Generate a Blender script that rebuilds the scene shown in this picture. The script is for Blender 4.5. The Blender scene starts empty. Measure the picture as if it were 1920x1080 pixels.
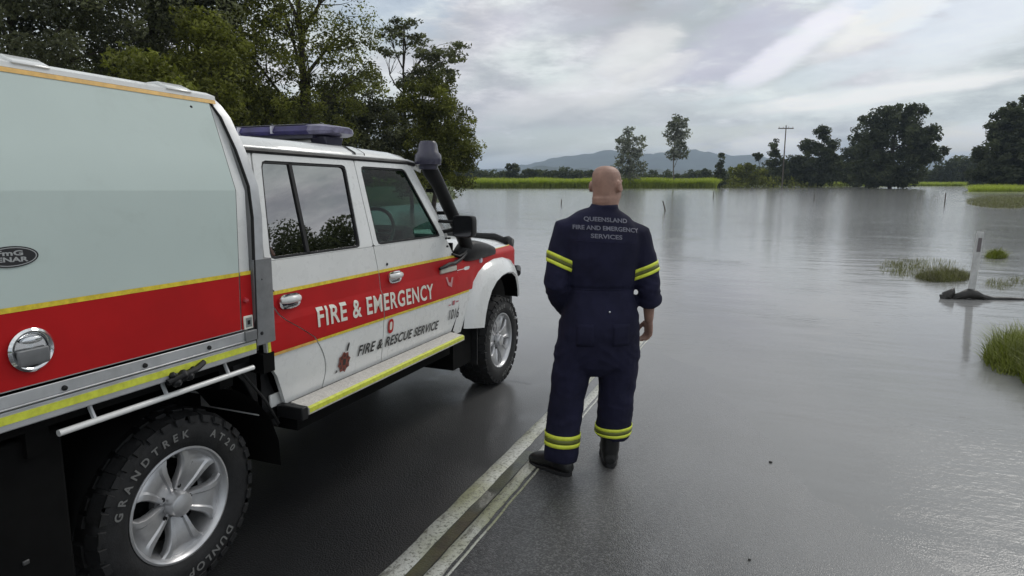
import bpy, bmesh, math, random
import numpy as np
from mathutils import Vector, Matrix, noise

S = bpy.context.scene
COL = S.collection
PI = math.pi
R = math.radians

# ------------------------------------------------------------------ camera
# world frame: x = right of the road, y = along the road, z = up; origin on the road under the rear axle
HEAD = R(22.065)            # camera looks this far left of the road direction
PITCH = R(9.462)
CAM = Vector((2.968, -1.755, 1.695))
cam_d = bpy.data.cameras.new('camera')
cam_d.sensor_width = 36.0
cam_d.lens = 22.5
cam_d.clip_start = 0.05
cam_d.clip_end = 20000
cam = bpy.data.objects.new('camera', cam_d)
COL.objects.link(cam)
cam.location = CAM
cam.rotation_euler = (R(90) - PITCH, 0, HEAD)
S.camera = cam

# ------------------------------------------------------------------ sky, sun, exposure
S.view_settings.view_transform = 'Standard'
S.view_settings.look = 'None'
S.view_settings.exposure = 0.0
S.view_settings.gamma = 1.0
S.view_settings.use_curve_mapping = False
SUN_EL, SUN_AZ = R(40), R(24)        # azimuth clockwise from the road direction
sun_d = bpy.data.lights.new('sun', 'SUN')
sun_d.energy = 0.9
sun_d.angle = R(20)
sun_d.color = (1.0, 0.96, 0.9)
sun = bpy.data.objects.new('sun', sun_d)
COL.objects.link(sun)
sv = Vector((math.sin(SUN_AZ) * math.cos(SUN_EL), math.cos(SUN_AZ) * math.cos(SUN_EL), math.sin(SUN_EL)))
sun.rotation_euler = sv.to_track_quat('Z', 'Y').to_euler()
sun.location = (20, 10, 60)


class NT:
    """tiny node-expression helper"""
    def __init__(self, nt):
        self.nt = nt
        nt.nodes.clear()

    def n(self, typ, ins=None, **kw):
        nd = self.nt.nodes.new(typ)
        for k, v in kw.items():
            setattr(nd, k, v)
        for k, v in (ins or {}).items():
            self.put(nd.inputs[k], v)
        return nd

    def put(self, sock, v):
        if isinstance(v, bpy.types.NodeSocket):
            self.nt.links.new(v, sock)
        else:
            if hasattr(sock.default_value, '__len__') and not hasattr(v, '__len__'):
                v = (v, v, v)
            if sock.type == 'RGBA' and len(v) == 3:
                v = (*v, 1)
            sock.default_value = v

    def m(self, op, a, b=0.0, c=0.0):
        nd = self.nt.nodes.new('ShaderNodeMath')
        nd.operation = op
        for i, v in enumerate((a, b, c)):
            self.put(nd.inputs[i], v)
        return nd.outputs[0]

    def mix(self, f, a, b, mode='MIX'):
        nd = self.nt.nodes.new('ShaderNodeMix')
        nd.data_type = 'RGBA'
        nd.blend_type = mode
        nd.clamp_factor = True
        self.put(nd.inputs[0], f)
        self.put(nd.inputs[6], a)
        self.put(nd.inputs[7], b)
        return nd.outputs[2]

    def ramp(self, f, lo, hi, a=0.0, b=1.0):
        nd = self.nt.nodes.new('ShaderNodeMapRange')
        nd.interpolation_type = 'SMOOTHSTEP'
        for i, v in enumerate((f, lo, hi, a, b)):
            self.put(nd.inputs[i], v)
        return nd.outputs[0]

    def noise(self, vec, scale, detail=4.0, rough=0.55, dist=0.0, col=False):
        nd = self.n('ShaderNodeTexNoise', {'Scale': scale, 'Detail': detail, 'Roughness': rough, 'Distortion': dist})
        if vec is not None:
            self.nt.links.new(vec, nd.inputs['Vector'])
        return nd.outputs[1 if col else 0]

    def vec(self, x, y, z=0.0):
        return self.n('ShaderNodeCombineXYZ', {0: x, 1: y, 2: z}).outputs[0]

    def mapv(self, vec, scale=(1, 1, 1), loc=(0, 0, 0), rot=(0, 0, 0)):
        nd = self.n('ShaderNodeMapping', {'Location': loc, 'Rotation': rot, 'Scale': scale})
        self.nt.links.new(vec, nd.inputs['Vector'])
        return nd.outputs[0]


W = bpy.data.worlds.new("World")
S.world = W
W.use_nodes = True
t = NT(W.node_tree)
gen = t.n('ShaderNodeTexCoord').outputs['Generated']
sep = t.n('ShaderNodeSeparateXYZ', {0: gen})
dx, dy, dz = sep.outputs
az = t.m('ADD', t.m('ARCTAN2', dx, dy), HEAD)                 # radians right of the view axis
el = t.m('ARCSINE', t.m('MAXIMUM', dz, 0.0))
zc = t.m('ADD', t.m('MAXIMUM', dz, 0.0), 0.16)
P = t.vec(t.m('DIVIDE', dx, zc), t.m('DIVIDE', dy, zc), 0.0)
P2 = t.mapv(P, rot=(0, 0, R(-50)), scale=(1.0, 0.6, 1))
n1 = t.noise(P2, 1.15, 9, 0.58, 0.25)
n2 = t.noise(P, 3.0, 8, 0.62, 0.3)
A = t.vec(t.m('MULTIPLY', az, 1.0), t.m('MULTIPLY', el, 2.1), 0.0)
A2 = t.mapv(A, rot=(0, 0, R(-22)), scale=(0.75, 1.25, 1))
n5 = t.noise(A2, 7.0, 9, 0.6, 0.35)
n6 = t.noise(A2, 20.0, 8, 0.66, 0.25)
n3 = t.noise(t.mapv(A, loc=(7.3, 2.1, 0)), 4.2, 3, 0.5)
n4 = t.noise(t.mapv(P, loc=(3.3, 9.1, 0)), 0.8, 4, 0.5)
rag = t.m('ADD', t.m('MULTIPLY', t.m('SUBTRACT', n5, 0.5), 3.6), t.m('MULTIPLY', t.m('SUBTRACT', n6, 0.5), 2.8))


def blob(a0, e0, ra, re, rot=0.0, soft=1.0):
    """one cloud (or gap) with ragged edges, centred at azimuth a0 / elevation e0"""
    da = t.m('SUBTRACT', az, a0)
    de = t.m('SUBTRACT', el, e0)
    c, s = math.cos(rot), math.sin(rot)
    u = t.m('DIVIDE', t.m('ADD', t.m('MULTIPLY', da, c), t.m('MULTIPLY', de, s)), ra)
    v = t.m('DIVIDE', t.m('SUBTRACT', t.m('MULTIPLY', de, c), t.m('MULTIPLY', da, s)), re)
    d = t.m('ADD', t.m('MULTIPLY', u, u), t.m('MULTIPLY', v, v))
    d = t.m('ADD', d, rag)
    return t.ramp(d, 1.0 + soft * 0.7, 1.0 - soft * 0.9)


den = t.m('ADD', t.m('ADD', t.m('MULTIPLY', n1, 0.36), t.m('MULTIPLY', n2, 0.14)), t.m('ADD', t.m('MULTIPLY', n5, 0.32), t.m('MULTIPLY', n6, 0.18)))
cl = t.ramp(den, 0.405, 0.60)
cloud = t.mix(cl, (0.44, 0.45, 0.465), (0.90, 0.89, 0.87))
tint = t.mix(t.ramp(n3, 0.40, 0.62), (0.95, 1.015, 1.01), (1.0, 0.99, 1.04))
cloud = t.mix(1.0, cloud, tint, 'MULTIPLY')


def put(k, *b, col):
    global cloud
    cloud = t.mix(t.m('MULTIPLY', blob(*b), k), cloud, col)


put(.55, .16, .098, .20, .034, R(10), 1.0, col=(.50, .525, .52))       # long grey underside
put(.7, .14, .262, .075, .024, R(4), .9, col=(.36, .355, .36))          # dark scrap at the top
put(.35, .05, .235, .10, .03, R(10), 1.0, col=(.60, .585, .69))
put(.75, .325, .185, .115, .040, R(22), .9, col=(.53, .52, .62))        # lilac grey bank
put(.75, .405, .186, .115, .020, R(33), 1.0, col=(.96, .94, 1.0))        # bright torn edge over it
put(.8, .50, .200, .075, .024, R(24), .8, col=(.93, .92, .87))
put(.6, .185, .185, .06, .030, R(15), .9, col=(.88, .87, .84))
put(.5, .19, .145, .09, .018, R(20), .9, col=(.86, .85, .82))
put(.5, .06, .125, .10, .022, R(18), .9, col=(.84, .83, .82))
put(.8, .50, .113, .17, .0125, R(5), 1.0, col=(1.05, 1.03, 1.0))         # white band over the big tree
put(.95, .375, .046, .080, .018, R(2), .8, col=(1.02, 1.0, .97))        # white gap low behind the pole
put(.95, .62, .052, .11, .020, R(4), .8, col=(.95, .94, .93))
put(.8, .02, .034, .10, .012, R(8), .8, col=(.95, .97, .95))
clear = t.m('MULTIPLY', t.ramp(n4, 0.50, 0.68), t.ramp(n2, 0.62, 0.42))
clear = t.m('MAXIMUM', clear, t.m('MULTIPLY', blob(0.60, 0.185, 0.12, 0.040, R(20)), 0.85))
clear = t.m('MAXIMUM', clear, t.m('MULTIPLY', blob(0.47, 0.150, 0.09, 0.016, R(14)), 0.7))
clear = t.m('MAXIMUM', clear, t.m('MULTIPLY', blob(0.10, 0.060, 0.26, 0.018, R(2)), 0.85))
clear = t.m('MAXIMUM', clear, t.m('MULTIPLY', blob(-0.18, 0.26, 0.10, 0.05, R(2)), 0.7))
sky = t.n('ShaderNodeTexSky')
sky.sky_type = 'NISHITA'
sky.sun_disc = False
sky.sun_elevation = SUN_EL
sky.sun_rotation = SUN_AZ
sky.air_density = 1.0
sky.dust_density = 1.6
bg_sky = t.n('ShaderNodeBackground', {'Color': t.mix(0.32, sky.outputs[0], (4.6, 5.2, 5.6)), 'Strength': 0.125})
bg_cl = t.n('ShaderNodeBackground', {'Color': cloud, 'Strength': 1.2})
ms = t.n('ShaderNodeMixShader', {0: t.m('MULTIPLY', clear, 0.85), 1: bg_cl.outputs[0], 2: bg_sky.outputs[0]})
t.n('ShaderNodeOutputWorld', {0: ms.outputs[0]})


# ------------------------------------------------------------------ helpers
def tag(o, label=None, cat=None, group=None, kind=None):
    if label: o['label'] = label
    if cat: o['category'] = cat
    if group: o['group'] = group
    if kind: o['kind'] = kind
    return o


def empty(name, loc=(0, 0, 0), rot=(0, 0, 0), parent=None):
    o = bpy.data.objects.new(name, None)
    o.empty_display_size = 0.2
    COL.objects.link(o)
    o.location = loc
    o.rotation_euler = rot
    if parent: o.parent = parent
    return o


def link_mesh(name, me, parent=None):
    o = bpy.data.objects.new(name, me)
    COL.objects.link(o)
    if parent: o.parent = parent
    return o


class MB:
    def __init__(self):
        self.v, self.f, self.m = [], [], []

    def add(self, vs, fs, m=0):
        b = len(self.v)
        self.v.extend([tuple(map(float, p)) for p in vs])
        for f in fs:
            self.f.append(tuple(b + i for i in f))
            self.m.append(m)
        return self

    def box(self, x0, x1, y0, y1, z0, z1, m=0, M=None):
        vs = [Vector((x, y, z)) for x in (x0, x1) for y in (y0, y1) for z in (z0, z1)]
        if M is not None: vs = [M @ p for p in vs]
        return self.add(vs, [(0, 1, 3, 2), (4, 6, 7, 5), (0, 4, 5, 1), (2, 3, 7, 6), (0, 2, 6, 4), (1, 5, 7, 3)], m)

    def loft(self, rings, caps=True, m=0, closed=True):
        n = len(rings[0])
        vs = [p for r in rings for p in r]
        fs = []
        for i in range(len(rings) - 1):
            for j in range(n if closed else n - 1):
                k = (j + 1) % n
                fs.append((i * n + j, i * n + k, (i + 1) * n + k, (i + 1) * n + j))
        if caps:
            fs.append(tuple(range(n)))
            fs.append(tuple(range((len(rings) - 1) * n, len(rings) * n)))
        return self.add(vs, fs, m)

    def tube(self, pts, r, n=8, m=0, caps=True, flat=1.0):
        pts = [Vector(p) for p in pts]
        rs = r if hasattr(r, '__len__') else [r] * len(pts)
        rings = []
        u = None
        for i, p in enumerate(pts):
            a = pts[max(i - 1, 0)]
            b = pts[min(i + 1, len(pts) - 1)]
            d = (b - a).normalized()
            if u is None:
                u = d.cross(Vector((0, 0, 1)) if abs(d.z) < 0.9 else Vector((1, 0, 0)))
            else:
                u = u - d * u.dot(d)        # carried along the path without twisting
            if u.length < 1e-4: u = d.orthogonal()
            u.normalize()
            w = d.cross(u).normalized()
            rings.append([p + u * (rs[i] * math.cos(2 * PI * k / n)) + w * (rs[i] * flat * math.sin(2 * PI * k / n)) for k in range(n)])
        return self.loft(rings, caps, m)

    def lathe(self, prof, n=32, axis='x', c=(0, 0, 0), m=0, close=False, a0=0.0, a1=2 * PI):
        """prof: list of (radius, height along axis)"""
        rings = []
        full = abs(a1 - a0) > 2 * PI - 1e-3
        k = n if full else n + 1
        for r, h in prof:
            ring = []
            for i in range(k):
                a = a0 + (a1 - a0) * i / n
                u, w = r * math.cos(a), r * math.sin(a)
                p = (h, u, w) if axis == 'x' else ((u, h, w) if axis == 'y' else (u, w, h))
                ring.append((p[0] + c[0], p[1] + c[1], p[2] + c[2]))
            rings.append(ring)
        if close: rings.append(rings[0])
        return self.loft(rings, False, m, closed=full)

    def prism(self, poly, axis, a, b, m=0):
        """poly 2D outline extruded along axis from a to b"""
        def P(q, h):
            return (h, q[0], q[1]) if axis == 'x' else ((q[0], h, q[1]) if axis == 'y' else (q[0], q[1], h))
        return self.loft([[P(q, a) for q in poly], [P(q, b) for q in poly]], True, m)

    def grid(self, rows, m=0):
        return self.loft(rows, False, m, closed=False)

    def mesh(self, name, mats, smooth=None, fixn=True):
        me = bpy.data.meshes.new(name)
        me.from_pydata(self.v, [], self.f)
        for k in (mats if isinstance(mats, (list, tuple)) else [mats]):
            me.materials.append(k)
        me.polygons.foreach_set('material_index', self.m)
        if fixn:
            bm = bmesh.new()
            bm.from_mesh(me)
            bmesh.ops.recalc_face_normals(bm, faces=bm.faces)
            bm.to_mesh(me)
            bm.free()
        if smooth is not None:
            me.polygons.foreach_set('use_smooth', [True] * len(me.polygons))
            me.set_sharp_from_angle(angle=R(smooth))
        me.update()
        return me

    def build(self, name, mats, parent=None, smooth=35, bevel=0.0, fixn=True):
        o = link_mesh(name, self.mesh(name, mats, smooth, fixn), parent)
        if bevel:
            b = o.modifiers.new('bevel', 'BEVEL')
            b.width = bevel
            b.segments = 2
            b.limit_method = 'ANGLE'
            b.angle_limit = R(40)
        return o


def np_mesh(name, verts, faces, mat, attr=None, smooth=False):
    """verts (N,3), faces (M,k) numpy"""
    me = bpy.data.meshes.new(name)
    nv, nf, k = len(verts), len(faces), faces.shape[1]
    me.vertices.add(nv)
    me.vertices.foreach_set('co', np.asarray(verts, np.float32).ravel())
    me.loops.add(nf * k)
    me.loops.foreach_set('vertex_index', np.asarray(faces, np.int32).ravel())
    me.polygons.add(nf)
    me.polygons.foreach_set('loop_start', np.arange(0, nf * k, k, dtype=np.int32))
    me.polygons.foreach_set('use_smooth', np.full(nf, smooth))
    me.update(calc_edges=True)
    for nm, a in (attr or {}).items():
        at = me.attributes.new(nm, 'FLOAT', 'POINT')
        at.data.foreach_set('value', np.asarray(a, np.float32))
    if mat: me.materials.append(mat)
    return me


def text_geo(s, size, bold=0.0, shear=0.0, extrude=0.0, align='CENTER', spacing=1.0, res=3):
    cu = bpy.data.curves.new('txt', 'FONT')
    cu.body = s
    cu.size = size
    cu.offset = bold
    cu.shear = shear
    cu.extrude = extrude
    cu.align_x = align
    cu.space_character = spacing
    cu.resolution_u = res
    o = bpy.data.objects.new('txt', cu)
    COL.objects.link(o)
    dg = bpy.context.evaluated_depsgraph_get()
    ev = o.evaluated_get(dg)
    me = ev.to_mesh()
    vs = [v.co.copy() for v in me.vertices]
    fs = [tuple(p.vertices) for p in me.polygons]
    ev.to_mesh_clear()
    bpy.data.objects.remove(o)
    bpy.data.curves.remove(cu)
    return vs, fs


def fwd_at(u, dist):
    """ground point at a forward distance along a photo column"""
    lat = (u - 960.0) / 1200.0 * dist
    return (CAM.x + math.cos(HEAD) * lat - math.sin(HEAD) * dist, CAM.y + math.sin(HEAD) * lat + math.cos(HEAD) * dist)


# ------------------------------------------------------------------ materials
MATS = {}


def mat(name, col, rough=0.5, metal=0.0, spec=0.5, coat=0.0, var=0.0, vscale=8.0, bump=0.0, bscale=60.0, rvar=0.0, dirt=None, dirt_amt=0.0):
    if name in MATS: return MATS[name]
    M = bpy.data.materials.new(name)
    M.use_nodes = True
    t = NT(M.node_tree)
    oc = t.n('ShaderNodeTexCoord').outputs['Object']
    c = col
    if var:
        nz = t.noise(oc, vscale, 5, 0.6)
        c = t.mix(t.ramp(nz, 0.3, 0.7), tuple(x * (1 - var) for x in col), tuple(min(1, x * (1 + var)) for x in col))
    if dirt_amt:
        nd = t.noise(oc, 3.5, 8, 0.7, 0.4)
        c = t.mix(t.m('MULTIPLY', t.ramp(nd, 0.50, 0.78), dirt_amt), c, dirt or (0.12, 0.10, 0.075))
    r = rough
    if rvar:
        r = t.m('ADD', rough - rvar / 2, t.m('MULTIPLY', t.noise(oc, 14, 5, 0.6), rvar))
    b = t.n('ShaderNodeBsdfPrincipled', {'Base Color': c, 'Roughness': r, 'Metallic': metal, 'Specular IOR Level': spec, 'Coat Weight': coat, 'Coat Roughness': 0.04})
    if bump:
        bn = t.n('ShaderNodeBump', {'Strength': bump, 'Distance': 0.01, 'Height': t.noise(oc, bscale, 5, 0.65)})
        t.nt.links.new(bn.outputs[0], b.inputs['Normal'])
    t.n('ShaderNodeOutputMaterial', {0: b.outputs[0]})
    MATS[name] = M
    return M


def glass(name, tint, ior):
    M = bpy.data.materials.new(name)
    M.use_nodes = True
    t = NT(M.node_tree)
    bf = t.n('ShaderNodeNewGeometry').outputs['Backfacing']
    f = t.n('ShaderNodeFresnel', {'IOR': t.m('ADD', ior, t.m('MULTIPLY', bf, 1.0 / ior - ior))}).outputs[0]
    a = t.n('ShaderNodeBsdfTransparent', {'Color': tint})
    g = t.n('ShaderNodeBsdfGlossy', {'Color': (1, 1, 1), 'Roughness': 0.01})
    f = t.m('MULTIPLY', f, t.m('SUBTRACT', 1.0, bf))
    m = t.n('ShaderNodeMixShader', {0: f, 1: a.outputs[0], 2: g.outputs[0]})
    t.n('ShaderNodeOutputMaterial', {0: m.outputs[0]})
    return M


def leaf_mat(name, dark, light, trans=0.3):
    M = bpy.data.materials.new(name)
    M.use_nodes = True
    t = NT(M.node_tree)
    a = t.n('ShaderNodeAttribute', attribute_name='tone').outputs['Fac']
    c = t.mix(a, dark, light)
    d = t.n('ShaderNodeBsdfPrincipled', {'Base Color': c, 'Roughness': 0.5, 'Specular IOR Level': 0.25})
    tr = t.n('ShaderNodeBsdfTranslucent', {'Color': t.mix(1.0, c, (1.1, 1.25, 0.5), 'MULTIPLY')})
    m = t.n('ShaderNodeMixShader', {0: trans, 1: d.outputs[0], 2: tr.outputs[0]})
    t.n('ShaderNodeOutputMaterial', {0: m.outputs[0]})
    return M

# ------------------------------------------------------------------ ground, road, water
SLOPE = 0.0128
WATER_Z = -0.070
XC = 1.60          # crown of the road, between the two centre lines


def smooth01(t):
    t = min(1.0, max(0.0, t))
    return t * t * (3 - 2 * t)


def road_z(x, y):
    z = -SLOPE * y - 0.0215 * max(0.0, x - XC) - 0.03 * max(0.0, -1.3 - x)
    k = smooth01((x - 1.9) / 0.8)       # worn, slightly uneven right lane
    if k > 0:
        z += k * 0.0022 * noise.noise((x * 6.5, y * 5.5, 2.7))
        z += k * (0.011 * noise.noise((x * 0.55, y * 0.45, 4.2)) + 0.005 * noise.noise((x * 1.9, y * 1.5, 8.1)))
    return z


SHORE_U = [-6000, -1500, 300, 700, 845, 872, 1330, 1350, 1470, 1500, 1790, 1815, 2100, 6000]
SHORE_D = [14, 18, 30, 42, 55, 166, 170, 178, 182, 250, 250, 118, 105, 100]


def view_uf(x, y):
    ddx, ddy = x - CAM.x, y - CAM.y
    f = -math.sin(HEAD) * ddx + math.cos(HEAD) * ddy
    l = math.cos(HEAD) * ddx + math.sin(HEAD) * ddy
    return l, f


def ground_z(x, y):
    l, f = view_uf(x, y)
    dist = math.hypot(l, f)
    if f > 1.0:
        u = 960 + 1200 * l / f
        sh = float(np.interp(u, SHORE_U, SHORE_D))
        z = -0.75 + 1.15 * smooth01((f - sh + 12) / 24.0)
    else:
        z = -0.75 + 1.1 * smooth01((-y - 2.0) / 14.0)
    z += 0.12 * noise.noise((x * 0.05, y * 0.05, 0.3))
    if -14 < y < 75:
        # road embankment
        e = max(-2.3 - x, x - 5.6, 0.0)
        zr = road_z(min(max(x, -2.2), 5.4), y) - 0.16
        k = 1 - smooth01(e / 3.0)
        z = z * (1 - k) + zr * k if zr > z or k > 0.999 else z
    if dist > 600:
        z += (dist - 600) * 0.0006
    return z


def m_terrain():
    M = bpy.data.materials.new('terrain_grass')
    M.use_nodes = True
    t = NT(M.node_tree)
    oc = t.n('ShaderNodeTexCoord').outputs['Object']
    c = t.mix(t.ramp(t.noise(oc, 0.15, 6, 0.6), 0.35, 0.65), (0.035, 0.05, 0.012), (0.085, 0.11, 0.03))
    c = t.mix(t.m('MULTIPLY', t.ramp(t.noise(oc, 2.5, 6, 0.7), 0.5, 0.75), 0.6), c, (0.06, 0.045, 0.025))
    bn = t.n('ShaderNodeBump', {'Strength': 0.6, 'Distance': 0.05, 'Height': t.noise(oc, 14, 6, 0.7)})
    b = t.n('ShaderNodeBsdfPrincipled', {'Base Color': c, 'Roughness': 0.9, 'Normal': bn.outputs[0]})
    t.n('ShaderNodeOutputMaterial', {0: b.outputs[0]})
    return M


def m_road():
    M = bpy.data.materials.new('wet_asphalt')
    M.use_nodes = True
    t = NT(M.node_tree)
    oc = t.n('ShaderNodeTexCoord').outputs['Object']
    big = t.noise(t.mapv(oc, scale=(1.0, 0.35, 1)), 0.9, 6, 0.6, 0.5)
    agg = t.n('ShaderNodeTexVoronoi', {'Scale': 125.0, 'Vector': oc})
    stone = t.ramp(t.n('ShaderNodeSeparateColor', {0: agg.outputs['Color']}).outputs[0], 0.35, 1.0)
    fine = t.noise(oc, 260, 3, 0.6)
    c = t.mix(stone, (0.024, 0.025, 0.027), (0.135, 0.135, 0.135))
    c = t.mix(t.ramp(big, 0.38, 0.62), c, t.mix(1.0, c, (0.55, 0.55, 0.55), 'MULTIPLY'))
    c = t.mix(t.m('MULTIPLY', t.ramp(t.noise(oc, 7, 8, 0.75), 0.6, 0.8), 0.35), c, (0.075, 0.066, 0.052))
    # film of water: smoother where it pools
    film = t.ramp(t.noise(t.mapv(oc, scale=(1.0, 0.5, 1)), 1.7, 6, 0.65, 0.4), 0.36, 0.66)
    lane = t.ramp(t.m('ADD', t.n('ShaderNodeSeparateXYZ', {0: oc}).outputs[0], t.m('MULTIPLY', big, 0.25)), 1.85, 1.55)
    c = t.mix(t.m('MULTIPLY', lane, 0.96), c, (0.007, 0.007, 0.008))  # left lane blackened: the truck's shade and dark reflection painted into the asphalt colour
    zz = t.n('ShaderNodeSeparateXYZ', {0: oc}).outputs[2]
    soak = t.ramp(t.m('ADD', zz, t.m('MULTIPLY', t.m('SUBTRACT', big, 0.5), 0.03)), WATER_Z + 0.060, WATER_Z + 0.004)
    film = t.m('MAXIMUM', film, soak)
    c = t.mix(t.m('MULTIPLY', soak, 0.75), c, (0.185, 0.184, 0.181))
    h = t.m('ADD', t.m('MULTIPLY', agg.outputs['Distance'], -1.0), t.m('MULTIPLY', fine, 0.35))
    bn = t.n('ShaderNodeBump', {'Strength': t.m('SUBTRACT', 0.85, t.m('MULTIPLY', film, 0.35)), 'Distance': 0.004, 'Height': h})
    cb = t.n('ShaderNodeBump', {'Strength': t.m('SUBTRACT', 0.68, t.m('ADD', t.m('MULTIPLY', film, 0.35), t.m('ADD', t.m('MULTIPLY', soak, 0.10), t.m('MULTIPLY', lane, 0.24)))), 'Distance': 0.003, 'Height': h})
    b = t.n('ShaderNodeBsdfPrincipled', {'Base Color': c, 'Roughness': 0.5, 'Normal': bn.outputs[0], 'Specular IOR Level': 0.5,
                                         'Coat Weight': t.m('ADD', 0.55, t.m('MULTIPLY', film, 0.45)), 'Coat Roughness': t.m('SUBTRACT', 0.14, t.m('MAXIMUM', t.m('MULTIPLY', soak, 0.03), t.m('MULTIPLY', lane, 0.05))), 'Coat IOR': 1.33,
                                         'Coat Normal': cb.outputs[0]})
    t.n('ShaderNodeOutputMaterial', {0: b.outputs[0]})
    return M


def m_line():
    M = bpy.data.materials.new('worn_line_paint')
    M.use_nodes = True
    t = NT(M.node_tree)
    oc = t.n('ShaderNodeTexCoord').outputs['Object']
    sy = t.n('ShaderNodeSeparateXYZ', {0: oc}).outputs[1]
    w = t.noise(oc, 55, 6, 0.75)
    w2 = t.noise(t.mapv(oc, scale=(1, 0.25, 1)), 16, 5, 0.7)
    moss = t.ramp(t.noise(oc, 1.3, 4, 0.6), 0.4, 0.65)
    c = t.mix(moss, (0.56, 0.56, 0.51), (0.36, 0.36, 0.22))
    c = t.mix(t.ramp(w, 0.50, 0.62), c, (0.15, 0.15, 0.11))
    c = t.mix(t.m('MULTIPLY', t.ramp(w2, 0.56, 0.66), 0.7), c, (0.09, 0.085, 0.06))
    bn = t.n('ShaderNodeBump', {'Strength': 0.9, 'Distance': 0.006, 'Height': w})
    b = t.n('ShaderNodeBsdfPrincipled', {'Base Color': c, 'Roughness': 0.42, 'Normal': bn.outputs[0], 'Coat Weight': 0.4, 'Coat Roughness': 0.2})
    t.n('ShaderNodeOutputMaterial', {0: b.outputs[0]})
    return M


def m_water():
    M = bpy.data.materials.new('flood_water')
    M.use_nodes = True
    t = NT(M.node_tree)
    oc = t.n('ShaderNodeTexCoord').outputs['Object']
    dep = t.n('ShaderNodeAttribute', attribute_name='depth').outputs['Fac']
    sp = t.n('ShaderNodeSeparateXYZ', {0: oc})
    # ripples: patches of short wind waves on otherwise slack water
    wv = t.n('ShaderNodeTexWave', {'Scale': 9.0, 'Distortion': 7.0, 'Detail': 2.0, 'Detail Scale': 1.2, 'Detail Roughness': 0.6,
                                   'Vector': t.mapv(oc, rot=(0, 0, R(58)), scale=(1.0, 0.6, 1))})
    wv2 = t.noise(t.mapv(oc, rot=(0, 0, R(-30)), scale=(0.55, 2.0, 1)), 15.0, 3, 0.5, 0.9)
    ripp = t.noise(t.mapv(oc, rot=(0, 0, R(-24)), scale=(0.5, 1.7, 1)), 9.0, 4, 0.6, 0.6)
    swell = t.noise(t.mapv(oc, rot=(0, 0, R(-24)), scale=(0.35, 1.3, 1)), 1.6, 4, 0.55, 0.3)
    patch = t.ramp(t.noise(t.mapv(oc, loc=(0.4, 0.2, 0)), 0.42, 3, 0.5), 0.52, 0.70)
    dx_ = t.m('SUBTRACT', sp.outputs[0], 4.15)
    dy_ = t.m('SUBTRACT', sp.outputs[1], 2.75)
    near = t.ramp(t.m('ADD', t.m('MULTIPLY', dx_, dx_), t.m('MULTIPLY', t.m('MULTIPLY', dy_, dy_), 0.6)), 0.75, 0.0)
    amp = t.m('ADD', t.m('MULTIPLY', patch, 0.25), t.m('MULTIPLY', near, 0.9))
    h = t.m('ADD', t.m('ADD', t.m('MULTIPLY', wv.outputs['Fac'], t.m('MULTIPLY', amp, 0.00045)), t.m('MULTIPLY', wv2, t.m('MULTIPLY', amp, 0.0030))),
            t.m('ADD', t.m('MULTIPLY', ripp, t.m('ADD', t.ramp(sp.outputs[1], 5.0, 40.0, 0.0016, 0.0045), t.m('MULTIPLY', patch, 0.003))), t.m('MULTIPLY', swell, 0.010)))
    shal = t.m('EXPONENT', t.m('MULTIPLY', dep, -38.0))     # film over the stones near the edge
    vor = t.n('ShaderNodeTexVoronoi', {'Scale': 110.0, 'Vector': oc}).outputs['Distance']
    h = t.m('SUBTRACT', h, t.m('MULTIPLY', vor, t.m('MULTIPLY', shal, 0.0009)))
    bn = t.n('ShaderNodeBump', {'Strength': 1.0, 'Distance': 1.0, 'Height': h})
    fr = t.n('ShaderNodeFresnel', {'IOR': 1.33, 'Normal': bn.outputs[0]}).outputs[0]
    mud = t.m('SUBTRACT', 1.0, t.m('EXPONENT', t.m('MULTIPLY', t.m('MAXIMUM', t.m('ADD', dep, t.m('MULTIPLY', t.m('SUBTRACT', t.noise(oc, 1.1, 5, 0.6), 0.15), 0.03)), 0.0), -900.0)))
    mc = t.mix(t.ramp(t.noise(oc, 0.25, 4, 0.6), 0.3, 0.7), (0.225, 0.225, 0.222), (0.275, 0.274, 0.27))
    d = t.n('ShaderNodeBsdfDiffuse', {'Color': mc})
    tr = t.n('ShaderNodeBsdfTransparent', {'Color': (0.97, 0.965, 0.95)})
    a = t.n('ShaderNodeMixShader', {0: mud, 1: tr.outputs[0], 2: d.outputs[0]})
    g = t.n('ShaderNodeBsdfGlossy', {'Color': (1, 1, 1), 'Roughness': t.m('ADD', t.ramp(sp.outputs[1], 5.0, 40.0, 0.055, 0.12), t.m('ADD', t.m('MULTIPLY', shal, 0.05), t.m('MULTIPLY', near, 0.09))), 'Normal': bn.outputs[0]})
    m = t.n('ShaderNodeMixShader', {0: fr, 1: a.outputs[0], 2: g.outputs[0]})
    # the film breaks up between the stones where it thins out
    thin = t.m('ADD', dep, t.m('ADD', t.m('MULTIPLY', t.m('SUBTRACT', t.noise(oc, 70, 5, 0.75), 0.5), 0.008), t.m('MULTIPLY', t.m('SUBTRACT', t.noise(oc, 5.0, 5, 0.6), 0.5), 0.007)))
    cover = t.ramp(thin, -0.0052, -0.0042)
    clear_ = t.n('ShaderNodeBsdfTransparent', {'Color': (1, 1, 1)})
    m = t.n('ShaderNodeMixShader', {0: cover, 1: clear_.outputs[0], 2: m.outputs[0]})
    t.n('ShaderNodeOutputMaterial', {0: m.outputs[0]})
    return M


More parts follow.
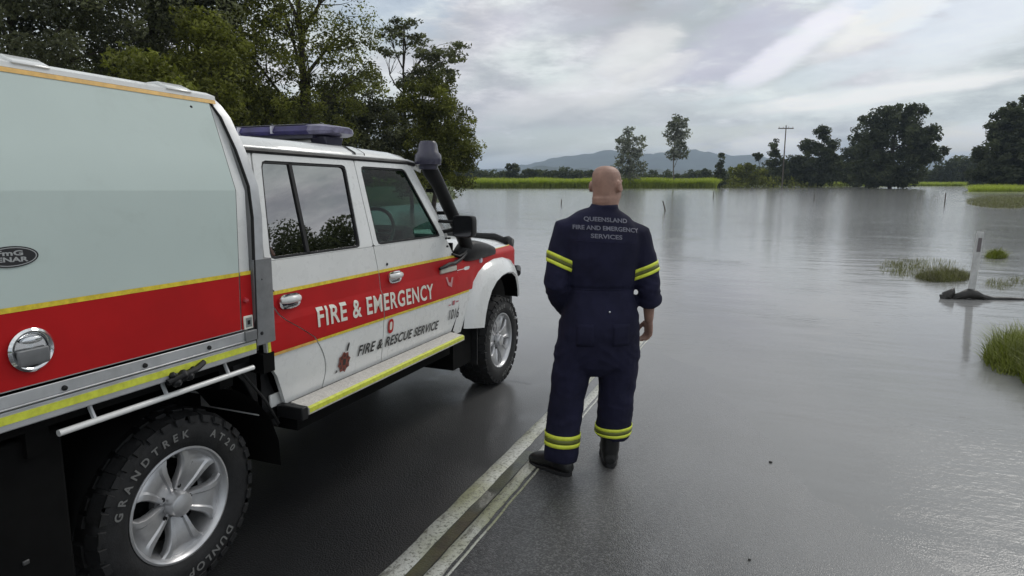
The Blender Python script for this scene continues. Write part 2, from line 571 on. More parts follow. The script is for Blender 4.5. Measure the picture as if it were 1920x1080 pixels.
def polar_sheet(radii, nang, zf):
    vs, fs = [(CAM.x, CAM.y)], []
    for r in radii:
        for k in range(nang):
            a = 2 * PI * k / nang
            vs.append((CAM.x + r * math.sin(a), CAM.y + r * math.cos(a)))
    tri = [(0, 1 + k, 1 + (k + 1) % nang) for k in range(nang)]
    for i in range(len(radii) - 1):
        for k in range(nang):
            k2 = (k + 1) % nang
            a, b, c, d = 1 + i * nang + k, 1 + i * nang + k2, 1 + (i + 1) * nang + k2, 1 + (i + 1) * nang + k
            fs.append((a, b, c, d))
    xyz = [(x, y, zf(x, y)) for x, y in vs]
    return xyz, tri + fs


radii = list(np.geomspace(0.6, 8000, 88))
vs, fs = polar_sheet(radii, 180, ground_z)
mb = MB(); mb.add(vs, fs)
terrain = mb.build('terrain', m_terrain(), smooth=60)
tag(terrain, 'flat grassy river flats under and around the flood', kind='structure')

xs = [-2.2, -1.75, -1.3, -0.6, 0.2, 0.9, 1.3, XC - 0.05, XC + 0.05] + list(np.linspace(1.85, 5.4, 60))
ys = list(np.linspace(-13, -3, 11)) + list(np.linspace(-2.94, 9, 200)) + list(np.linspace(10, 70, 61))
mb = MB()
mb.grid([[(x, y, road_z(x, y)) for x in xs] for y in ys])
mb.grid([[(-2.2, y, road_z(-2.2, y)) for y in ys], [(-2.7, y, road_z(-2.2, y) - 0.3) for y in ys]])
mb.grid([[(5.4, y, road_z(5.4, y)) for y in ys], [(5.9, y, road_z(5.4, y) - 0.3) for y in ys]])
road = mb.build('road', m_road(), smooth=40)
tag(road, 'wet dark asphalt road running down into the flood water', kind='structure')
LINE = m_line()
for x0, x1, dz_ in ((1.472, 1.574, 0.006), (1.652, 1.722, 0.006), (1.740, 1.754, 0.005)):
    mb = MB()
    rows = []
    rg = random.Random(int(x0 * 1000))
    for y in np.linspace(-6, 16, 221):
        j0, j1 = rg.uniform(-0.0035, 0.0035), rg.uniform(-0.0035, 0.0035)
        if x1 - x0 < 0.05: j0 = j1 = rg.uniform(-0.003, 0.003)
        rows.append([(x0 + j0, y, road_z(x0, y) + 0.001), (x0 + j0 + 0.006, y, road_z(x0, y) + dz_), (x1 + j1 - 0.006, y, road_z(x1, y) + dz_), (x1 + j1, y, road_z(x1, y) + 0.001)])
    mb.grid(rows)
    mb.build('centre_line', LINE, road, smooth=50)
mud = mat('mossy_mud', (0.042, 0.045, 0.018), 0.35, coat=0.35, var=0.5, vscale=9, bump=0.4, bscale=70, dirt=(0.045, 0.024, 0.012), dirt_amt=0.25)
mb = MB()
mb.grid([[(1.579, y, road_z(1.58, y) + 0.004), (1.648, y, road_z(1.648, y) + 0.004)] for y in np.linspace(-6, 1.9, 60)])
mb.build('mud_strip', mud, road, smooth=50)

wr = list(np.geomspace(0.5, 420, 110))
vs, fs = polar_sheet(wr, 240, lambda x, y: WATER_Z)


def depth(x, y):
    g = ground_z(x, y)
    if -2.2 <= x <= 5.4 and -13 < y < 70: g = road_z(x, y)
    return max(0.0, WATER_Z - g)


me = bpy.data.meshes.new('flood_water')
me.from_pydata(vs, [], fs)
me.attributes.new('depth', 'FLOAT', 'POINT').data.foreach_set('value', [depth(x, y) for x, y, z in vs])
me.materials.append(m_water())
water = link_mesh('flood_water', me)
tag(water, 'still grey flood water covering the road and paddocks', kind='structure')

SEAM = mat('tar_seam', (0.05, 0.05, 0.05), 0.4, coat=0.5)
for pts in ([(-.6, 3.62), (.05, 3.45), (.45, 3.37), (.78, 3.30), (1.12, 3.26)],):
    mb = MB(); rg = random.Random(len(pts)); rows = []
    for i in range(41):
        q = i / 40 * (len(pts) - 1); k = min(int(q), len(pts) - 2); f_ = q - k
        x = pts[k][0] * (1 - f_) + pts[k + 1][0] * f_
        y = pts[k][1] * (1 - f_) + pts[k + 1][1] * f_ + rg.uniform(-.012, .012)
        w_ = rg.uniform(.0012, .0040)
        rows.append([(x, y - w_, road_z(x, y) + .003), (x, y + w_, road_z(x, y) + .003)])
    mb.grid(rows); mb.build('crack', SEAM, road, None)

# ------------------------------------------------------------------ hills
HILL = mat('forested_hill', (0.045, 0.062, 0.05), 0.95, var=0.35, vscale=0.01)


def ridge(name, label, prof, dist, depth_, seed):
    """prof: list of (photo column, height in m) along a line at dist"""
    us = np.linspace(prof[0][0], prof[-1][0], 160)
    hs = np.interp(us, [p[0] for p in prof], [p[1] for p in prof])
    rows = []
    for k, q in enumerate(np.linspace(-1, 1, 13)):
        row = []
        for u, h in zip(us, hs):
            x, y = fwd_at(u, dist + q * depth_ * 0.5)
            e = h * (1 - abs(q)) ** 0.8
            e += 0.28 * h * (1 - abs(q)) * noise.noise((u * 0.012 + seed, q * 1.6, 0)) + 0.10 * h * noise.noise((u * 0.05 + seed, q * 5, 3))
            row.append((x, y, -2 + max(e, 0.0) + (dist - 600) * 0.0006))
        rows.append(row)
    mb = MB(); mb.grid(rows)
    o = mb.build(name, HILL, smooth=70)
    tag(o, label, kind='structure')
    return o


ridge('hill', 'hazy blue forested range on the horizon behind the slender trees',
      [(700, 30), (880, 62), (960, 92), (1010, 120), (1050, 158), (1090, 160), (1140, 178), (1200, 185), (1260, 180), (1320, 172), (1380, 160), (1500, 150), (1700, 130), (2000, 90)], 4000, 1500, 1.0)
ridge('hill', 'low darker foothill in front of the hazy range',
      [(820, 12), (900, 28), (960, 38), (1010, 52), (1060, 46), (1120, 40), (1200, 36), (1300, 40), (1400, 34), (1600, 30), (1800, 40), (2100, 30)], 2100, 600, 7.0)

# ------------------------------------------------------------------ foliage
LEAF = {
    'dark': leaf_mat('dark_leaves', (0.045, 0.049, 0.036), (0.24, 0.25, 0.14)),
    'mid': leaf_mat('mid_green_leaves', (0.030, 0.036, 0.014), (0.28, 0.29, 0.065)),
    'olive': leaf_mat('olive_leaves', (0.07, 0.076, 0.016), (0.27, 0.28, 0.06)),
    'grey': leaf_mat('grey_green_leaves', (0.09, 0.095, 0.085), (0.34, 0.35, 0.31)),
    'far': leaf_mat('far_dark_leaves', (0.036, 0.044, 0.028), (0.125, 0.14, 0.078)),
    'grass': leaf_mat('grass_blades', (0.095, 0.11, 0.022), (0.31, 0.34, 0.085)),
    'cane': leaf_mat('cane_leaves', (0.25, 0.29, 0.05), (0.44, 0.48, 0.11), 0.5),
    'reed': leaf_mat('pale_reeds', (0.07, 0.068, 0.035), (0.22, 0.22, 0.10)),
}
BARK = mat('bark', (0.055, 0.045, 0.036), 0.9, var=0.4, vscale=6, bump=0.6, bscale=25)
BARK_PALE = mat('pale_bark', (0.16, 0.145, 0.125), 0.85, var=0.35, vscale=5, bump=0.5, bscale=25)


def leaf_cloud(rng, centers, n_each, spread, size, tone0=None, flat=1.0, up=0.3):
    """numpy leaf quads: rhombic, slightly folded; returns verts, faces, tone"""
    C = np.repeat(np.asarray(centers, float), n_each, axis=0)
    n = len(C)
    sp = np.asarray(spread, float)
    if sp.ndim == 2: sp = np.repeat(sp, n_each, axis=0)
    off = rng.normal(size=(n, 3))
    off /= np.maximum(1.0, np.linalg.norm(off, axis=1, keepdims=True) / 1.7)
    C = C + off * sp * 0.62
    nrm = rng.normal(size=(n, 3))
    nrm[:, 2] = np.abs(nrm[:, 2]) + up
    nrm /= np.linalg.norm(nrm, axis=1, keepdims=True)
    a = np.cross(nrm, rng.normal(size=(n, 3)))
    a /= np.linalg.norm(a, axis=1, keepdims=True)
    b = np.cross(nrm, a)
    L = (size * rng.uniform(0.6, 1.35, n))[:, None]
    v0 = C - a * L * 0.5
    v2 = C + a * L * 0.5 - nrm * L * 0.10
    v1 = C + b * L * 0.24 + nrm * L * 0.07
    v3 = C - b * L * 0.24 + nrm * L * 0.07
    V = np.stack([v0, v1, v2, v3], 1).reshape(-1, 3)
    F = np.arange(n * 4, dtype=np.int32).reshape(-1, 4)
    ct = rng.uniform(0, 1, len(centers)) if tone0 is None else np.asarray(tone0)
    tn = np.clip(np.repeat(ct, n_each) * 0.7 + rng.uniform(0, 0.3, n), 0, 1)
    return V, F, np.repeat(tn, 4)


def lobe_points(rng, lobe, k, shell=0.45):
    cx, cy, cz, rx, ry, rz = lobe
    p = rng.normal(size=(k, 3))
    p /= np.linalg.norm(p, axis=1, keepdims=True)
    r = shell + (1 - shell) * rng.uniform(0, 1, (k, 1)) ** 0.6
    return np.array([cx, cy, cz]) + p * r * np.array([rx, ry, rz])


def limb(mb, rng, a, b, r0, r1, bend=0.12, n=6, seg=5):
    a, b = np.array(a, float), np.array(b, float)
    L = np.linalg.norm(b - a)
    pts, rs = [], []
    j = rng.normal(size=3) * L * bend
    for i in range(seg + 1):
        s = i / seg
        p = a + (b - a) * s + j * math.sin(PI * s) + np.array([0, 0, L * 0.05 * math.sin(PI * s)])
        pts.append(p)
        rs.append(r0 + (r1 - r0) * s)
    mb.tube(pts, rs, n)
    return pts


def make_tree(name, label, u, dist, base, h, lobes, leaf, nclump, nleaf, size, clump, seed, trunk_r=0.2, trunk_top=0.7, bark=None, group=None, cat='tree', twigs=3, flat=0.8, lean=(0, 0), shell=0.45, multi=1):
    """lobes in fractions: (across, depth, up, ra, rd, ru) of the height"""
    rng = np.random.default_rng(seed)
    x, y = fwd_at(u, dist)
    root = empty(name, (x, y, base), (0, 0, HEAD))
    tag(root, label, cat, group)
    L = [tuple(np.array(l) * h) for l in lobes]
    vol = np.array([l[3] * l[4] * l[5] for l in L]) ** 0.75
    cnt = np.maximum(3, (nclump * vol / vol.sum()).astype(int))
    cs, sps, tone = [], [], []
    for l, k in zip(L, cnt):
        p = lobe_points(rng, l, k, shell)
        cs.append(p)
        q = (p[:, 2] - (l[2] - l[5])) / (2 * l[5])
        tone.append(np.clip(rng.uniform(0, 1, k) ** 1.8 * 1.15 + rng.uniform(-0.05, 0.15, k), 0, 1))
    cs = np.concatenate(cs)
    tone = np.concatenate(tone)
    cs = cs[cs[:, 2] > 0.02 * h] if base > -2 else cs
    tone = tone[:len(cs)]
    sc = rng.uniform(0.6, 1.3, (len(cs), 1)) * clump * np.array([[1, 1, flat]])
    V, F, T = leaf_cloud(rng, cs, nleaf, sc, size, tone)
    keep = V[:, 2].reshape(-1, 4).min(1) > -0.15
    F = F[keep]
    crown = link_mesh('crown', np_mesh('crown', V, F, LEAF[leaf], {'tone': T}), root)
    mb = MB()
    top = np.array([lean[0] * h, lean[1] * h, trunk_top * h])
    for q in range(multi):
        o = np.array([(q - (multi - 1) / 2) * 0.04 * h, 0.0, -0.6])
        tp = limb(mb, rng, o, top + o * np.array([2.5, 1, 0]), trunk_r * h / 10 / math.sqrt(multi), trunk_r * h / 40, 0.03, 8, 7)
    for l, k in zip(L, cnt):
        i = min(len(tp) - 2, max(1, int((l[2] / h - l[5] / h * 0.7) / trunk_top * 7 * 0.8)))
        lp = limb(mb, rng, tp[i], l[:3], trunk_r * h / 24, trunk_r * h / 90, 0.08, 6, 4)
        pts = lobe_points(rng, l, int(twigs), 0.6)
        for p in pts:
            limb(mb, rng, lp[2], p, trunk_r * h / 70, trunk_r * h / 260, 0.08, 4, 3)
    mb.build('trunk', bark or BARK, root, smooth=60, fixn=False)
    return root


def blades(rng, base, hgt, width, bend, tone, seg=3):
    """grass blades as tapered curved strips; base (n,3)"""
    n = len(base)
    ang = rng.uniform(0, 2 * PI, n)
    d = np.stack([np.cos(ang), np.sin(ang), np.zeros(n)], 1)
    s = np.stack([-np.sin(ang), np.cos(ang), np.zeros(n)], 1)
    out = []
    for i in range(seg + 1):
        q = i / seg
        c = base + d * (bend * hgt * q ** 2)[:, None] + np.array([0, 0, 1.0]) * (hgt * (q - 0.25 * bend * q ** 2))[:, None]
        w = (width * (1 - 0.9 * q))[:, None]
        out += [c - s * w / 2, c + s * w / 2]
    V = np.stack(out, 1).reshape(-1, 3)
    k = 2 * (seg + 1)
    b = (np.arange(n) * k)[:, None]
    F = np.concatenate([b + np.array([[2 * i, 2 * i + 1, 2 * i + 3, 2 * i + 2]]) for i in range(seg)], 0).astype(np.int32)
    return V, F, np.repeat(tone, k)

# ------------------------------------------------------------------ trees on the left bank
G1 = 'trees crowding the left bank of the flooded road'
make_tree('broadleaf_tree', 'tall dark dense tree above the canopy box, its crown cut by the top left corner', 60, 27, 0.25, 15,
          [(-.05, 0, .58, .26, .22, .26), (.16, -.02, .50, .20, .2, .24), (-.24, 0, .48, .22, .2, .24), (.02, 0, .80, .24, .2, .2), (.24, .02, .72, .18, .16, .18), (-.02, -.05, .30, .28, .2, .16)],
          'dark', 330, 170, 0.21, 0.75, 11, 0.2, group=G1)
make_tree('broadleaf_tree', 'dark leafy tree just right of the top left corner tree, sky glinting through it', 330, 33, 0.25, 15.5,
          [(-.12, 0, .62, .17, .16, .22), (.10, 0, .55, .17, .16, .22), (0, 0, .80, .17, .16, .18), (.14, 0, .75, .14, .12, .14), (-.05, -.04, .33, .24, .18, .15)],
          'dark', 300, 150, 0.21, 0.75, 12, 0.17, group=G1)
make_tree('young_tree', 'low yellow green sapling in front of the dark trees above the canopy roof', 295, 22, 0.2, 6.1,
          [(-.02, 0, .82, .13, .13, .14), (.13, 0, .70, .12, .12, .14), (-.12, 0, .64, .12, .12, .13), (.03, 0, .48, .18, .16, .14)],
          'olive', 120, 60, 0.20, 0.42, 13, 0.12, group=G1)
make_tree('young_tree', 'bright olive green branchy sapling rising in front of the dark trees near the cab', 415, 29, 0.2, 9.4,
          [(-.04, 0, .86, .10, .1, .09), (.08, 0, .74, .11, .1, .10), (-.08, 0, .66, .11, .1, .09), (.02, 0, .55, .13, .12, .10)],
          'olive', 120, 50, 0.21, 0.42, 23, 0.11, group=G1)
make_tree('gum_tree', 'tall ragged tree with bare upright trunk and sky gaps, left of the feathery one', 572, 38, 0.2, 17,
          [(.02, 0, .88, .10, .10, .08), (-.13, 0, .78, .10, .09, .08), (.13, 0, .74, .10, .09, .09), (-.04, .02, .64, .12, .1, .07), (.17, 0, .58, .10, .09, .09), (-.18, 0, .56, .11, .1, .10),
           (.04, 0, .48, .12, .1, .08), (.20, 0, .43, .10, .09, .09), (-.16, 0, .38, .14, .12, .10), (.08, -.02, .30, .15, .12, .09)],
          'mid', 300, 80, 0.20, 0.62, 14, 0.17, trunk_top=.92, group=G1, twigs=7)
make_tree('gum_tree', 'leafy tree with olive green tips left of the bare upright trunk', 452, 35, 0.2, 14.5,
          [(-.05, 0, .84, .13, .12, .12), (.10, 0, .74, .13, .12, .12), (-.12, 0, .64, .14, .12, .12), (.06, -.02, .55, .15, .12, .12), (-.10, 0, .42, .16, .14, .13), (.08, 0, .32, .18, .14, .13)],
          'mid', 300, 110, 0.20, 0.6, 15, 0.17, group=G1, twigs=5)
make_tree('feathery_tree', 'slim tree with flat feathery tiers of leaves standing out against the sky', 775, 47, 0.2, 13.6,
          [(-.10, 0, .87, .085, .08, .026), (-.02, 0, .915, .075, .07, .022), (.0, 0, .83, .10, .09, .030), (-.09, 0, .77, .07, .07, .020), (.10, 0, .76, .09, .09, .032), (.19, 0, .74, .10, .09, .034),
           (.27, 0, .785, .06, .06, .022), (.14, 0, .66, .13, .11, .05), (.02, 0, .62, .10, .1, .05)],
          'dark', 230, 20, 0.27, 0.42, 16, 0.11, trunk_top=.9, flat=.4, group=G1, twigs=6, lean=(-.02, 0))
make_tree('broadleaf_tree', 'round bushy tree overhanging the water behind the snorkel', 812, 45, 0.15, 9.2,
          [(-.02, 0, .74, .24, .22, .17), (.12, 0, .60, .21, .2, .18), (-.16, 0, .58, .22, .2, .2), (.15, 0, .40, .23, .2, .16), (-.05, -.03, .38, .28, .22, .18), (.14, 0, .22, .18, .17, .13), (-.15, 0, .22, .25, .2, .15), (.08, 0, .90, .10, .1, .06)],
          'mid', 420, 120, 0.20, 0.52, 17, 0.2, group=G1, cat='tree')
make_tree('broadleaf_tree', 'dark shrubby tree between the ragged tree and the round bushy one', 668, 44, 0.15, 9.5,
          [(0, 0, .70, .24, .2, .2), (-.22, 0, .55, .24, .2, .2), (.2, 0, .52, .22, .2, .2), (0, -.03, .32, .34, .24, .2)],
          'dark', 300, 85, 0.25, 0.6, 18, 0.2, group=G1)
make_tree('broadleaf_tree', 'dark understorey tree right behind the rear of the cab roof', 470, 40, 0.15, 9.0,
          [(0, 0, .66, .3, .2, .2), (-.3, 0, .55, .28, .2, .22), (.28, 0, .52, .28, .2, .22), (0, -.03, .30, .4, .24, .2)],
          'dark', 300, 75, 0.26, 0.65, 19, 0.2, group=G1)
make_tree('broadleaf_tree', 'dark understorey tree behind the front end of the canopy box', 160, 36, 0.2, 9.5,
          [(0, 0, .66, .35, .2, .22), (-.35, 0, .6, .3, .2, .24), (.33, 0, .55, .3, .2, .22), (0, -.03, .30, .45, .24, .2)],
          'dark', 300, 75, 0.28, 0.75, 20, 0.2, group=G1)

# ------------------------------------------------------------------ trees across the water
G2 = 'trees standing beyond the flood water'
WZ = WATER_Z
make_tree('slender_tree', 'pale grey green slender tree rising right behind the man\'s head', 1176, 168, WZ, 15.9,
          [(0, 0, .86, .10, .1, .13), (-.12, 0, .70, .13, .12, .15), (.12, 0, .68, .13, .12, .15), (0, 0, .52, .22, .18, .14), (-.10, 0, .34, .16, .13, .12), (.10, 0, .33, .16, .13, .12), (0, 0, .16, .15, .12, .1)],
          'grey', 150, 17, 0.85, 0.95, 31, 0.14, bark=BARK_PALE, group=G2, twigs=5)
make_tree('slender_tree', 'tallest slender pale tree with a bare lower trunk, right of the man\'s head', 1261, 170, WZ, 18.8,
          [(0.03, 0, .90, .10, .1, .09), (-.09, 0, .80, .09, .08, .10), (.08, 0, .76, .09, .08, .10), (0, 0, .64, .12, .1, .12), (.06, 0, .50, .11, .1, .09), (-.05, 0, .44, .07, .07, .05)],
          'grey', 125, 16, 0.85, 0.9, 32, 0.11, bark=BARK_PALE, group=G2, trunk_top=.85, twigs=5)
make_tree('cypress_tree', 'narrow dark spire shaped tree at the water edge between slender trees and power pole', 1344, 174, WZ, 9.6,
          [(0, 0, .80, .05, .05, .2), (0, 0, .50, .11, .1, .25), (0, 0, .22, .15, .13, .2)], 'far', 50, 40, 0.7, 0.6, 33, 0.12, group=G2)
make_tree('broadleaf_tree', 'low olive green spreading shrub tree right of the narrow spire tree', 1393, 178, WZ, 7.0,
          [(0, 0, .70, .35, .3, .28), (-.45, 0, .5, .35, .3, .3), (.45, 0, .48, .35, .3, .3), (0, 0, .25, .7, .4, .22)], 'olive', 90, 40, 0.75, 0.8, 34, 0.14, group=G2)
make_tree('palm_tree', 'small thin stemmed palm poking above the olive shrub tree', 1413, 182, WZ, 9.6,
          [(0, 0, .92, .14, .14, .06), (0, 0, .86, .10, .1, .06)], 'far', 14, 26, 0.9, 0.5, 35, 0.10, trunk_top=.92, group=G2)
make_tree('broadleaf_tree', 'upright dark tree immediately left of the power pole', 1444, 186, WZ, 14.0,
          [(0, 0, .82, .10, .1, .16), (-.06, 0, .58, .15, .13, .18), (.08, 0, .40, .2, .18, .2), (0, 0, .2, .25, .2, .18)], 'far', 90, 40, 0.8, 0.85, 36, 0.12, group=G2)
make_tree('broadleaf_tree', 'ragged dark tree between the power pole and the big rounded tree', 1524, 190, WZ, 17.8,
          [(0.02, 0, .88, .13, .12, .09), (-.16, 0, .68, .15, .14, .12), (.14, 0, .66, .16, .15, .12), (0, 0, .48, .27, .2, .16), (-.2, 0, .3, .2, .2, .18), (.22, 0, .3, .2, .2, .2), (0, 0, .16, .36, .2, .13)],
          'far', 300, 50, 0.85, 1.0, 37, 0.15, group=G2, twigs=5)
make_tree('broadleaf_tree', 'low dark bushy tree immediately right of the power pole', 1483, 192, WZ, 10.5,
          [(0, 0, .72, .22, .2, .2), (-.2, 0, .5, .22, .2, .22), (.2, 0, .5, .25, .2, .22), (0, 0, .2, .42, .2, .18)], 'far', 120, 46, 0.85, 0.95, 45, 0.14, group=G2)
make_tree('broadleaf_tree', 'dark tree filling the gap behind the left side of the big rounded tree', 1598, 205, WZ, 15.5,
          [(0, 0, .75, .22, .2, .2), (-.2, 0, .5, .25, .2, .25), (.2, 0, .5, .25, .2, .25), (0, 0, .22, .5, .2, .2)], 'far', 240, 52, 0.9, 1.0, 38, 0.14, group=G2)
make_tree('broadleaf_tree', 'biggest dark round crowned tree standing alone in the flood water', 1660, 163, WZ, 21.4,
          [(.0, 0, .80, .24, .22, .15), (.20, 0, .84, .14, .14, .11), (-.22, 0, .80, .16, .15, .10), (.30, 0, .62, .20, .18, .15), (-.30, 0, .58, .20, .18, .18), (.0, 0, .56, .32, .26, .2), (.44, 0, .42, .18, .16, .10),
           (-.2, 0, .12, .26, .2, .10), (.12, 0, .11, .24, .18, .09), (-.22, 0, .30, .26, .22, .17), (.12, 0, .30, .26, .22, .16), (.30, 0, .36, .16, .14, .10), (-.05, 0, .17, .24, .2, .11)],
          'far', 560, 56, 0.85, 1.1, 39, 0.24, group=G2, twigs=6)
make_tree('broadleaf_tree', 'large dark tree cut by the right edge above the grassy bank', 1900, 136, 0.2, 18.8,
          [(.02, 0, .78, .30, .26, .22), (-.22, 0, .66, .22, .2, .22), (.28, 0, .64, .26, .2, .24), (-.20, 0, .38, .30, .24, .24), (.1, 0, .42, .34, .24, .24), (.35, 0, .36, .3, .24, .22), (-.05, 0, .16, .52, .26, .15)],
          'far', 620, 60, 0.85, 1.0, 40, 0.2, group=G2)
make_tree('broadleaf_tree', 'dark tree mostly beyond the right edge of the picture', 2010, 150, 0.2, 17.5,
          [(0, 0, .75, .3, .24, .22), (-.25, 0, .5, .25, .2, .25), (.25, 0, .5, .25, .2, .25), (0, 0, .22, .4, .26, .2)], 'far', 200, 50, 0.85, 1.0, 41, 0.2, group=G2)
make_tree('broadleaf_tree', 'small round lone tree on the skyline above the left end of the cane field', 960, 232, WZ, 8.6,
          [(0, 0, .72, .3, .28, .26), (-.2, 0, .45, .3, .25, .25), (.2, 0, .4, .3, .25, .25)], 'far', 50, 40, 0.9, 0.9, 42, 0.12, group=G2)
make_tree('broadleaf_tree', 'second small skyline tree, right of the round lone one', 992, 236, WZ, 6.8,
          [(0, 0, .68, .35, .3, .28), (.35, 0, .45, .35, .25, .25), (-.2, 0, .4, .3, .25, .25)], 'far', 50, 40, 0.9, 0.9, 43, 0.12, group=G2)
make_tree('broadleaf_tree', 'little dark tree under the hazy hills between the slender trees and the spire tree', 1318, 240, WZ, 6.5,
          [(0, 0, .65, .22, .2, .33), (0, 0, .35, .3, .25, .25)], 'far', 30, 40, 0.9, 0.8, 44, 0.12, group=G2)


def treeline(name, label, prof, seed, leaf='far', per=26, size=1.3, depth_=14):
    """a far wood that reads as one mass: prof = (column, distance, height)"""
    rng = np.random.default_rng(seed)
    us = [p[0] for p in prof]
    cs, sps, tn = [], [], []
    u = us[0]
    while u < us[-1]:
        d = np.interp(u, us, [p[1] for p in prof])
        h = np.interp(u, us, [p[2] for p in prof]) * rng.uniform(0.75, 1.15)
        for q in range(4):
            x, y = fwd_at(u + rng.normal() * 3, d + rng.uniform(0, depth_))
            for zz in np.arange(0.5, h, 1.5):
                cs.append((x + rng.normal() * .5, y, WZ + zz + rng.uniform(-.3, .3)))
                sps.append((1.5, 1.5, 1.1))
                tn.append(rng.uniform(0, 1))
        u += 1.6 * 1200 / d
    V, F, T = leaf_cloud(rng, cs, per, sps, size, tn)
    o = link_mesh(name, np_mesh(name, V, F, LEAF[leaf], {'tone': T}))
    tag(o, label, kind='stuff')


treeline('treeline', 'low dark wood along the far side of the cane field',
         [(700, 255, 6), (880, 255, 6.2), (930, 255, 5.2), (1010, 258, 4.6), (1060, 262, 6.2), (1130, 262, 5.6), (1200, 262, 5.2), (1270, 262, 4.4), (1340, 262, 5.5), (1420, 262, 7), (1500, 262, 9), (1640, 262, 9)], 51)
treeline('treeline', 'dark scrub filling the gap between the big rounded tree and the right bank',
         [(1700, 270, 5), (1745, 265, 8), (1790, 262, 12), (1850, 262, 11), (1920, 262, 10)], 52, per=20)
treeline('bank_shrubs', 'pale olive scrub at the water edge around the power pole',
         [(1345, 172, 2.4), (1380, 172, 2.0), (1440, 174, 2.2), (1500, 186, 1.7), (1590, 205, 1.6)], 53, leaf='olive', per=14, size=0.7, depth_=5)
treeline('roadside_wood', 'dark roadside wood off to the right, mirrored in the rear door window',
         [(2250, 34, 6), (2500, 27, 7), (2720, 24, 10.5), (2900, 22, 10), (3020, 21, 7), (3160, 20.5, 10), (3350, 20, 8), (3800, 17, 8), (4600, 14, 8)], 54, leaf='far', per=400, size=0.32, depth_=6)

# cane field and grass banks
rng = np.random.default_rng(60)


def grass_area(name, label, u0, u1, d0, d1, n, h0, h1, w, leaf, z0, seed, kind='stuff'):
    rng = np.random.default_rng(seed)
    u = rng.uniform(u0, u1, n)
    d = d0 + (d1 - d0) * rng.uniform(0, 1, n) ** 1.6
    lat = (u - 960) / 1200 * d
    x = CAM.x + math.cos(HEAD) * lat - math.sin(HEAD) * d
    y = CAM.y + math.sin(HEAD) * lat + math.cos(HEAD) * d
    z = np.full(n, z0)
    lump = np.array([noise.noise((a * 0.09, b * 0.09, seed)) for a, b in zip(x, y)])
    h = rng.uniform(h0, h1, n) * (1 + 0.22 * lump)
    tone = np.clip(0.5 + 0.55 * lump + rng.uniform(-.4, .4, n), 0, 1)
    V, F, T = blades(rng, np.stack([x, y, z], 1), h, np.full(n, w), rng.uniform(.3, 1.2, n), tone, 2)
    o = link_mesh(name, np_mesh(name, V, F, LEAF[leaf], {'tone': T}))
    tag(o, label, kind=kind)
    return o


grass_area('cane_field', 'bright green band of sugar cane along the far water edge', 700, 1338, 166.5, 200, 42000, 2.4, 3.1, 0.30, 'cane', WZ, 61)
grass_area('grass_bank', 'bright green reedy bank at the right edge beyond the guide post', 1808, 2200, 112, 150, 16000, 0.9, 1.7, 0.16, 'cane', -0.3, 62)
grass_area('grass_bank', 'thin green grass strip behind the big rounded tree', 1500, 1800, 240, 262, 9000, 1.2, 2.2, 0.3, 'cane', -0.2, 63)


def water_at(u, v, z=WATER_Z):
    """where the sight line through a photo pixel meets the water level"""
    f, c, s = 1200.0, math.cos(PITCH), math.sin(PITCH)
    a, b = u - 960, 540 - v
    upz, fw = b * c - f * s, b * s + f * c
    k = (z - CAM.z) / upz
    return (CAM.x + k * (math.cos(HEAD) * a - math.sin(HEAD) * fw), CAM.y + k * (math.sin(HEAD) * a + math.cos(HEAD) * fw))


def tuft(name, label, poly, n, h0, h1, leaf, seed, w=0.012, kind=None, cat=None, group=None):
    """grass growing out of the water inside a photo-space footprint (list of u,v ellipses)"""
    rng = np.random.default_rng(seed)
    B, T0, H = [], [], []
    wts = np.array([e[2] * e[3] * e[4] for e in poly]); wts = wts / wts.sum()
    for e, wt in zip(poly, wts):
        k = int(n * wt)
        r = np.sqrt(rng.uniform(0, 1, k)); a = rng.uniform(0, 2 * PI, k)
        for q in range(k):
            # clumped
            x, y = water_at(e[0] + e[2] * r[q] * math.cos(a[q]), e[1] + e[3] * r[q] * math.sin(a[q]))
            cl = noise.noise((x * 3.1, y * 3.1, seed))
            if cl < e[5]: continue
            B.append((x, y, WATER_Z - 0.05)); T0.append(min(1, max(0, .45 + cl * .6 + rng.uniform(-.35, .35))))
            H.append(rng.uniform(h0, h1) * (1 - 0.55 * r[q] ** 2) * e[6])
    V, F, T = blades(rng, np.array(B), np.array(H), rng.uniform(.6, 1.3, len(B)) * w, rng.uniform(.25, 1.1, len(B)), np.array(T0))
    o = link_mesh(name, np_mesh(name, V, F, LEAF[leaf], {'tone': T}))
    tag(o, label, cat, group, kind)
    return o


tuft('grass_tussock', 'large lush green tussock in the water at the right edge, in front of the post',
     [(1905, 672, 62, 34, 1, -.6, 1), (1985, 690, 80, 50, 1, -.6, 1.1)], 5200, 0.28, 0.50, 'grass', 71, cat='grass')
tuft('grass_tussock', 'small round green tussock alone in the water behind the guide post', [(1868, 482, 20, 4, 1, -.9, 1)], 900, 0.22, 0.34, 'grass', 72, w=.02, cat='grass')
tuft('reed_patch', 'sparse pale reeds and drowned grass left of the guide post', [(1730, 505, 85, 22, .5, -.05, .75), (1770, 520, 55, 10, 2.4, -.6, 1), (1690, 500, 45, 18, .5, -.1, .7)], 6500, 0.10, 0.34, 'reed', 73, w=.012, kind='stuff')
tuft('reed_patch', 'olive drowned grass spreading over the water off the right bank', [(1890, 378, 80, 13, 1, -.35, 1)], 9000, 0.15, 0.42, 'reed', 75, w=.05, kind='stuff')
tuft('reed_patch', 'drowned grass right of the guide post', [(1895, 532, 55, 14, 1, -.1, .8), (1990, 545, 60, 20, 1, -.2, .8)], 2200, 0.10, 0.28, 'reed', 74, w=.012, kind='stuff')

